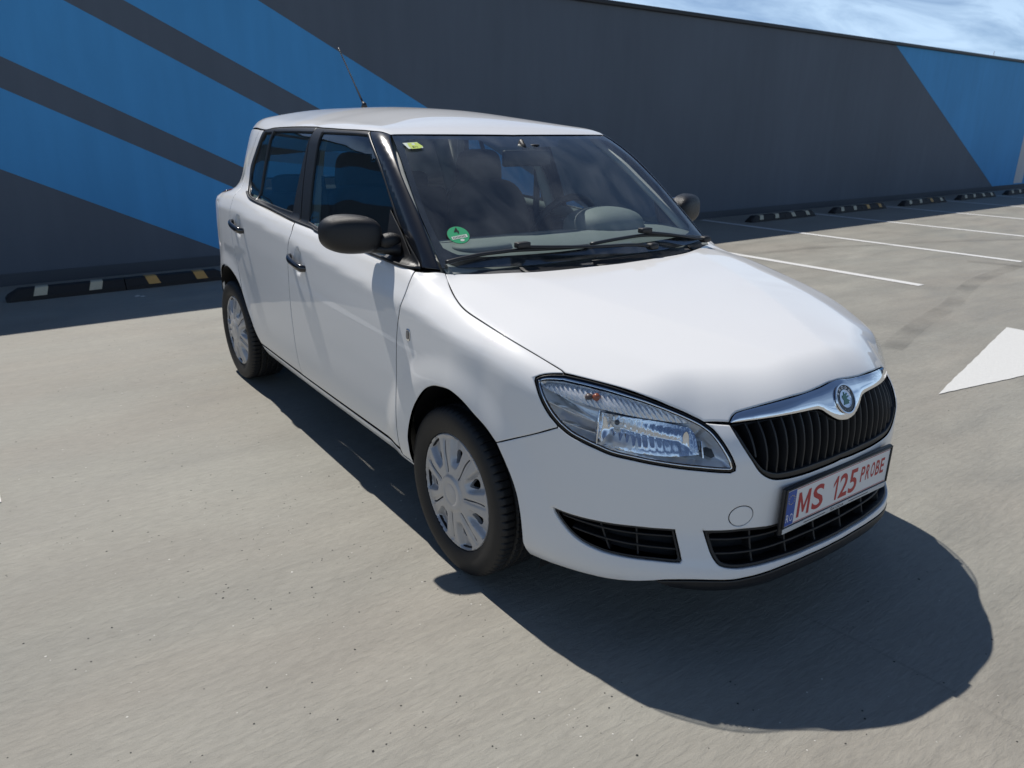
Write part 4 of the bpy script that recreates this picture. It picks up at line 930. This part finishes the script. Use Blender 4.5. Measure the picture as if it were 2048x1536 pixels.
def hubcap_mesh():
    R = .2035; n7 = 7; a = np.linspace(0, 2*np.pi, 160, endpoint=False); outer = np.c_[R*np.cos(a), R*np.sin(a)]; holes = []
    def pol(r, f): return (r*math.cos(f), r*math.sin(f))
    for k in range(n7):
        f = 2*math.pi*k/n7; hp = []
        for t in np.linspace(0, 2*np.pi, 22, endpoint=False):            # dark window at the inner end of each scoop
            r = .133+.023*math.cos(t); w_ = (.0165+.006*math.cos(t))*math.sin(t); hp.append(pol(r, f+w_/r))
        holes.append(np.array(hp))
        g = f+math.pi/n7; sl = []
        for r in np.linspace(.072,.176,14): sl.append(pol(r, g+.0022/r*1.2+.10*(r-.07)/.11*math.sin((r-.07)/.11*math.pi)*.6))
        for r in np.linspace(.176,.072,14): sl.append(pol(r, g-.0022/r*1.2+.10*(r-.07)/.11*math.sin((r-.07)/.11*math.pi)*.6))
        holes.append(np.array(sl))
    Q, T, loops = mesh2d(ccw(outer), [ccw(h) for h in holes], .0042, .002)
    r = np.hypot(Q[:,0], Q[:,1]); f = np.arctan2(Q[:,1], Q[:,0]); h = .020-.018*(r/R)**2.2
    dph = np.abs((f*n7/(2*np.pi)+.5) % 1-.5)*2*np.pi/n7*r                  # distance from the scoop's axis
    wid = np.interp(r, [.09,.13,.19], [.014,.030,.044]); sc_ = sstep(1.,.55,dph/wid)*sstep(.092,.125,r)*sstep(.199,.186,r); h = h-.019*sc_
    dg = np.abs(((f+math.pi/n7)*n7/(2*np.pi)+.5) % 1-.5)*2*np.pi/n7*r
    h = h-.004*sstep(.012,.004,dg)*sstep(.065,.08,r)*sstep(.195,.18,r)
    h = h+.0035*sstep(.188,.193,r)-.010*sstep(.199,.2035,r)
    h = h+.006*sstep(.066,.056,r)-.002*sstep(.040,.036,r)
    V = np.c_[Q[:,0], -h, Q[:,1]]; Fs = [tuple(t) for t in T]; nv = len(V); VV = [V]
    for lp in loops:
        lp = np.array(lp); k = len(lp); VV.append(V[lp]+[0,.014,0])
        for i in range(k): j = (i+1) % k; Fs.append((lp[i], lp[j], nv+j, nv+i))
        nv += k
    me = bpy.data.meshes.new('hubcap'); me.from_pydata([tuple(map(float, v)) for v in np.concatenate(VV)], [], [tuple(map(int, f_)) for f_ in Fs]); me.materials.append(SILVER)
    bm = bmesh.new(); bm.from_mesh(me); bmesh.ops.recalc_face_normals(bm, faces=bm.faces); bm.to_mesh(me); bm.free()
    me.polygons.foreach_set('use_smooth', [True]*len(me.polygons)); me.set_sharp_from_angle(angle=math.radians(38)); return me
TYRE, HUB = tyre_mesh(), hubcap_mesh()
rimp = [(-.03,.02),(-.03,.12),(-.055,.17),(-.070,.205),(.085,.205),(.085,.19),(.02,.185),(.02,.02)]
for (x, sg, spin) in ((0,-1,.32),(WB,-1,.75),(0,1,.1),(WB,1,.5)):
    yc = .6985
    rim = lathe('wheel', [(-w_, r) for w_, r in rimp], DARK, CAR, n=48); rim.location = (x, sg*yc, .2915); rim.rotation_euler = (0, spin, 0 if sg < 0 else math.pi)
    link(bpy.data.objects.new('tyre', TYRE), rim); hb = link(bpy.data.objects.new('hubcap', HUB), rim); hb.location = (0, -.087, 0)
    disc_me = lathe('hub_badge', [(-.0875-.0245,0.),(-.0875-.0245,.030),(-.0875-.0235,.0335),(-.0875-.022,.0345)], SILVER, rim, n=32)

# ------------------------------------------------------------------ door mirrors
def superell(c, ax, e, m, name, parent, fn=None, n=40):
    V = []; Fs = []
    for i in range(n//2+1):
        la = -math.pi/2+math.pi*i/(n//2)
        for j in range(n):
            lo = 2*math.pi*j/n; f = lambda v: math.copysign(abs(v)**e, v)
            p = Vector((ax[0]*f(math.cos(la))*f(math.cos(lo)), ax[1]*f(math.cos(la))*f(math.sin(lo)), ax[2]*f(math.sin(la))))
            if fn: p = fn(p)
            V.append(Vector(c)+p)
    for i in range(n//2):
        for j in range(n): Fs.append((i*n+j, i*n+(j+1) % n, (i+1)*n+(j+1) % n, (i+1)*n+j))
    return mesh_obj(name, V, Fs, m, parent)
MIRROR_BLACK = mat('mirror_grained_black', (.0065,.0065,.0075), .42, bump=(1500,.3))
for sg in (1, -1):
    C0 = Vector((-.585, sg*.858, 1.078))
    def shape(p):
        q = p.copy(); o = q.y*sg/.102                                    # -1 inner end, +1 outer end
        if q.x < -.018: q.x = -.018-(abs(q.x)-.018)*.25                   # flat glass side
        q.z *= 1-.10*max(o, 0)**2-.05*max(-o, 0); q.x -= .030*o; q.z += .004*o
        return q
    MI = superell(C0, (.070,.100,.0685), .70, MIRROR_BLACK, 'door_mirror', CAR, shape)
    superell(C0+Vector((-.030,0,0)), (.006,.083,.053), .55, CHROME, 'mirror_glass', MI)
    sail = resample([[(-.612,.675,1.150),(-.60,.70,1.063),(-.578,.722,1.0)], [(-.578,.722,1.0),(-.39,.735,.992)], [(-.39,.735,.992),(-.50,.70,1.08),(-.612,.675,1.150)]], UP, .010)
    build('mirror_base', sail, UP, BLACK_PLASTIC, MI, cell=.015, sgn=sg, off=.005, gap=0, flange=.012)
    tube('mirror_arm', [(-.505,sg*.700,1.022),(-.525,sg*.74,1.024),(-.545,sg*.78,1.026),(-.565,sg*.83,1.030)], .02, BLACK_PLASTIC, MI, n=14, radii=[.046,.032,.026,.024], flat=.62)
    superell(Vector((-.52,sg*.735,1.052)), (.030,.042,.030), .9, BLACK_PLASTIC, 'mirror_pivot', MI, n=24)

# ------------------------------------------------------------------ wipers
def lift(P, h):
    P = np.array(P, float); P[:,1] *= -1; n = grad(P); return P+n*h
w1 = lift([(-.279,.648,.998),(-.274,.594,1.006),(-.267,.516,1.014),(-.256,.439,1.018),(-.247,.38,1.020),(-.231,.281,1.018),(-.219,.173,1.016),(-.215,.068,1.015)], .010)
w2 = lift([(-.218,.053,1.02),(-.23,-.086,1.026),(-.245,-.235,1.028),(-.25,-.354,1.020),(-.258,-.515,1.003),(-.285,-.655,.985)], .010)
def wiper(bl, arm, name):
    W = tube(name, catmull(bl, 6), .0085, BLACK_SATIN, CAR, n=8, flat=.8)
    k = catmull(bl, 6); mid = Vector(k[int(len(k)*.56)]) if name else None
    j = Vector(arm[0]); box('wiper_joint', (j.x+.006, j.y, j.z+.008), (.03,.055,.020), BLACK_PLASTIC, W, bev=.004)
    tube('wiper_arm', catmull(arm, 6), .009, BLACK_SATIN, W, n=8, radii=None, flat=.7); e = Vector(arm[-1])
    lathe_o = box('wiper_cap', (e.x, e.y, e.z+.002), (.035,.045,.026), BLACK_PLASTIC, W, bev=.009); return W
a1 = lift([(-.247,.36,1.022),(-.215,.241,1.016),(-.19,.063,1.006),(-.18,-.116,1.000),(-.165,-.215,.985)], .022)
a2 = lift([(-.245,-.241,1.032),(-.235,-.379,1.014),(-.235,-.52,.99),(-.232,-.60,.975)], .022)
wiper(w1, a1, 'windscreen_wiper'); wiper(w2, a2, 'windscreen_wiper')

# ------------------------------------------------------------------ stickers, aerial
def glass_patch(name, c3, ux, uy, m, P2, z=.0, parent=WS):
    p = np.array([c3]); p[:,1] *= -1; n = grad(p)[0]; n_ = Vector(n); e1 = Vector(ux); e1 = (e1-n_*e1.dot(n_)).normalized(); e2 = n_.cross(e1).normalized(); o = Vector(p[0])+n_*(-.0022+z)
    return mesh_obj(name, [o+e1*a+e2*b for a, b in P2], [tuple(range(len(P2)))], m, parent, smooth=False), basis(o, e1, e2, n_)
circ = [(.040*math.cos(a), .040*math.sin(a)) for a in np.linspace(0, 2*np.pi, 40, endpoint=False)]
GS, GM = glass_patch('green_sticker', (-.352,.551,1.082), (0,1,0), None, GREEN_STICK, circ, z=.0005)
ringp = disc  # (kept simple: dark rim below the disc)
glass_patch('sticker_rim', (-.352,.551,1.082), (0,1,0), None, BLACK_PRINT, [(x*1.045, y*1.045) for x, y in circ], z=.0001, parent=GS)
text_mesh('4', .040, BLACK_PRINT, 'sticker_character', GS, GM @ Matrix.Translation((.000,.006,.0006)), extrude=.0001, align='CENTER', bold=.0006)
glass_patch('sticker_field', (-.352,.551,1.082), (0,1,0), None, PALE_STICK, [(-.030,-.017),(.030,-.017),(.030,-.003),(-.030,-.003)], z=.0010, parent=GS)
for i in range(9): glass_patch('sticker_character', (-.352,.551,1.082), (0,1,0), None, BLACK_PRINT, [(-.025+i*.0056,-.0145),(-.0222+i*.0056,-.0145),(-.0218+i*.0056,-.006),(-.0246+i*.0056,-.006)], z=.0013, parent=GS)
glass_patch('sticker_ring', (-.352,.551,1.082), (0,1,0), None, PALE_STICK, [(.008*math.cos(a)+.004, .006*math.sin(a)-.026) for a in np.linspace(0, 2*np.pi, 20, endpoint=False)], z=.0010, parent=GS)
YS, YM = glass_patch('toll_sticker', (-.747,.507,1.372), (0,1,0), None, PALE_STICK, [(-.036,.022),(.026,.022),(.033,-.022),(-.030,-.022)], z=.0005)
glass_patch('sticker_field', (-.747,.507,1.372), (0,1,0), None, LIME_STICK, [(-.018,.019),(.024,.020),(.036,-.012),(.018,-.024),(-.018,-.024),(-.022,-.005)], z=.0008, parent=YS)
text_mesh('B11', .015, BLACK_PRINT, 'sticker_character', YS, YM @ Matrix.Translation((.002,-.017,.0006)), extrude=.0001, align='CENTER', bold=.0003)
glass_patch('sticker_field', (-.747,.507,1.372), (0,1,0), None, PALE_STICK, [(.007*math.cos(a)+.003, .007*math.sin(a)+.008) for a in np.linspace(0, 2*np.pi, 8, endpoint=False)], z=.0011, parent=YS)
ab = Vector((-2.27,0,float(zr(-2.27))+.002)); at_ = Vector((-2.585,0,1.865))
AE = tube('aerial', [ab, ab+Vector((0,0,.02)), ab+(at_-ab)*.05+Vector((0,0,.012))], .012, BLACK_SATIN, CAR, n=12, radii=[.020,.013,.008])
tube('aerial_rod', [ab+(at_-ab)*t+Vector((0,0,.012*(1-t))) for t in np.linspace(.04,1,12)], .004, BLACK_SATIN, AE, n=8, radii=[.0058,.0056,.0054,.0048]+[.0034]*8)
for t in np.linspace(.38,.97,18): tube('aerial_coil', [ab+(at_-ab)*t+Vector((0,0,.012*(1-t))), ab+(at_-ab)*(t+.012)+Vector((0,0,.012*(1-t)))], .0044, GREY_PLASTIC, AE, n=8)

# ------------------------------------------------------------------ inside and underneath
def prism(name, P, y0, y1, m, parent, bev=.0):
    n = len(P); bm = bmesh.new(); a = [bm.verts.new((x, y0, z)) for x, z in P]; b = [bm.verts.new((x, y1, z)) for x, z in P]
    bm.faces.new(a); bm.faces.new(b[::-1])
    for i in range(n): bm.faces.new((a[i], b[i], b[(i+1) % n], a[(i+1) % n]))
    if bev: bmesh.ops.bevel(bm, geom=bm.edges[:], offset=bev, segments=3, affect='EDGES')
    return bm_obj(name, bm, m, parent, smooth=bev > 0, angle=45)
DB = prism('dashboard', [(-.225,.965),(-.31,1.012),(-.48,1.030),(-.64,1.022),(-.75,.985),(-.81,.90),(-.80,.76),(-.72,.62),(-.30,.60)], -.655, .655, DASH, CAR, .012)
superell(Vector((-.600,.36,1.020)), (.150,.185,.090), .8, DASH, 'instrument_hood', DB, n=32)
superell(Vector((-.40,-.42,1.024)), (.07,.12,.018), .8, DASH, 'air_vent', DB, n=24)
# steering wheel
SW = empty('steering_tmp'); bpy.data.objects.remove(SW)
def torus(name, c, R, r, nrm, m, parent, n=48, k=10):
    nv = Vector(nrm).normalized(); e1 = Vector((0,1,0)); e2 = nv.cross(e1).normalized(); V = []; Fs = []
    for i in range(n):
        a = 2*math.pi*i/n; d = e1*math.cos(a)+e2*math.sin(a)
        for j in range(k): b = 2*math.pi*j/k; V.append(Vector(c)+d*(R+r*math.cos(b))+nv*r*math.sin(b))
    for i in range(n):
        for j in range(k): Fs.append((i*k+j, ((i+1) % n)*k+j, ((i+1) % n)*k+(j+1) % k, i*k+(j+1) % k))
    return mesh_obj(name, V, Fs, m, parent)
sn = Vector((-.90,0,.42)).normalized(); scn = Vector((-.885,.36,.975))
ST = torus('steering_wheel', scn, .178, .0165, sn, BLACK_PLASTIC, CAR)
superell(scn-sn*.01, (.05,.075,.06), .8, BLACK_PLASTIC, 'wheel_hub', ST, n=24)
for d in (Vector((0,1,0)), Vector((0,-1,0)), Vector((0,0,-1))): tube('wheel_spoke', [scn, scn+(d-sn*d.dot(sn))*.175], .016, BLACK_PLASTIC, ST, n=8, flat=.5)
tube('steering_column', [scn, scn-sn*.30], .04, DASH, ST, n=12)
def cushion(name, pts, w0, w1, th, m, parent, n=9):
    """padded slab: centre line pts (x,y,z), widths, thickness"""
    return None
def seat(sg, xo, lab):
    S = box('seat', (xo+.30, sg*.36, .55), (.50,.49,.16), SEAT, CAR, bev=.06, seg=4)
    def back(p): 
        t = (p.z+.32)/.64; q = p.copy(); q.y *= 1.06-.16*max(t,0)**2; q.x += -.20*(t-.5)*1.0+.035*(abs(p.y)/.23)**2*(1 if p.x > 0 else .3); return q
    superell(Vector((xo-.09, sg*.36, .84)), (.075,.235,.33), .42, SEAT, 'seat_back', S, back, n=40)
    def hr(p): q = p.copy(); q.y *= 1-.10*(q.z/.095); return q
    superell(Vector((xo-.225, sg*.36, 1.225)), (.055,.130,.098), .52, SEAT, 'headrest', S, hr, n=36)
    for dy in (-.06,.06): tube('headrest_post', [(xo-.20, sg*.36+dy, 1.09), (xo-.222, sg*.36+dy, 1.18)], .006, CHROME, S, n=8)
seat(1, -1.40, ''); seat(-1, -1.33, '')
RS = box('rear_seat', (-2.13, 0, .56), (.46,1.24,.17), SEAT, CAR, bev=.06, seg=4)
box('rear_seat_back', (-2.40, 0, .82), (.14,1.24,.50), SEAT, RS, bev=.05, seg=4, rot=Matrix.Rotation(math.radians(-14), 3, 'Y'))
for y in (-.38,.38): superell(Vector((-2.47, y, 1.10)), (.045,.125,.065), .55, SEAT, 'rear_headrest', RS, n=28)
box('parcel_shelf', (-2.76, 0, 1.045), (.46,1.10,.025), CARPET, CAR, bev=.008)
IM = box('inside_mirror', (-.70, .0, 1.318), (.022,.245,.066), BLACK_PLASTIC, CAR, bev=.010, seg=3, rot=None)
tube('mirror_stem', [(-.705,0,1.34),(-.725,0,1.365),(-.745,0,1.385)], .011, BLACK_PLASTIC, IM, n=10)
p_, _ = TOP.to3(np.array([[-.735, .065]])); superell(Vector(p_[0]-grad(p_)[0]*.008), (.022,.024,.004), .9, BLACK_PRINT, 'mirror_foot', IM, n=20)
# headlining, door cards, pillar trims
hlH = half_open([[(-.84,0,1.4),(-.86,.3,1.4),(-.88,.50,1.4)], [(-.88,.50,1.4),(-1.2,.545,1.42),(-1.9,.55,1.42),(-2.6,.53,1.4),(-2.80,.50,1.39)], [(-2.80,.50,1.39),(-2.84,.3,1.4),(-2.85,0,1.4)]], TOP, .03)
build('headlining', mirrored(hlH, 1), TOP, LINER, CAR, cell=.06, off=-.032, gap=0, flange=0, rim=0)
for sg in (1, -1):
    dc = resample([[(-.40,.80,.97),(-.40,.81,.40)], [(-.40,.81,.40),(-1.95,.81,.40)], [(-1.95,.81,.40),(-2.28,.81,.70)], [(-2.28,.81,.70),(-2.28,.80,1.03)], [(-2.28,.80,1.03),(-1.4,.79,.985),(-.40,.80,.955)]], SIDE, .03)
    DC = build('door_card', dc, SIDE, mat('door_trim', (.07,.073,.075), .75), CAR, cell=.05, sgn=sg, off=-.055, gap=0, flange=0, rim=0)
    tube('door_capping', [(x, sg*(.705 if x < -.6 else .69), z) for x, z in ((-.45,.965),(-.9,.985),(-1.4,1.01),(-1.9,1.03),(-2.2,1.06))], .03, mat('door_capping_grey', (.20,.21,.20), .7), DC, n=8)
    tube('b_pillar_trim', [(-1.385,sg*.69,1.0),(-1.43,sg*.655,1.15),(-1.48,sg*.605,1.32),(-1.52,sg*.55,1.42)], .035, LINER, CAR, n=8, flat=.55)
    tube('a_pillar_trim', [(-.36,sg*.655,1.0),(-.52,sg*.635,1.12),(-.72,sg*.59,1.27),(-.90,sg*.54,1.39)], .026, LINER, CAR, n=8, flat=.6)
    tube('c_pillar_trim', [(-2.40,sg*.66,1.06),(-2.40,sg*.62,1.2),(-2.38,sg*.56,1.36)], .055, LINER, CAR, n=8, flat=.5)
    tube('seat_belt', [(-1.44,sg*.62,1.22),(-1.42,sg*.60,.95),(-1.40,sg*.60,.6)], .022, SEAT, CAR, n=6, flat=.12)
    # wheel housings, inner wing
    for cx in (.02, WB+.02):
        V = []; Fs = []; nn = 28
        for i in range(nn+1):
            a = -.35+(math.pi+.7)*i/nn; y_lip = .72+.082*max(math.sin(a), 0)**.6; V += [(cx+.372*math.cos(a), sg*y_lip, .30+.372*math.sin(a)), (cx+.372*math.cos(a), sg*.50, .30+.372*math.sin(a))]
        for i in range(nn): Fs.append((2*i, 2*i+1, 2*i+3, 2*i+2))
        Fs.append(tuple(2*i+1 for i in range(nn+1)))
        mesh_obj('wheel_arch_liner', V, Fs, DARK, CAR)
box('underbody', (-1.22, 0, .285), (1.75,1.40,.16), DARK, CAR, bev=.03)
box('rear_floor', (-2.50, 0, .36), (1.0,.98,.20), DARK, CAR, bev=.03)
box('engine_bay', (.18, 0, .48), (.92,.98,.50), DARK, CAR, bev=.05)
box('radiator_block', (.60, 0, .44), (.28,.86,.40), DARK, CAR, bev=.03)
box('bulkhead', (-.32, 0, .62), (.06,1.38,.58), DARK, CAR)
box('cabin_floor', (-1.25, 0, .385), (1.9,1.40,.03), CARPET, CAR)
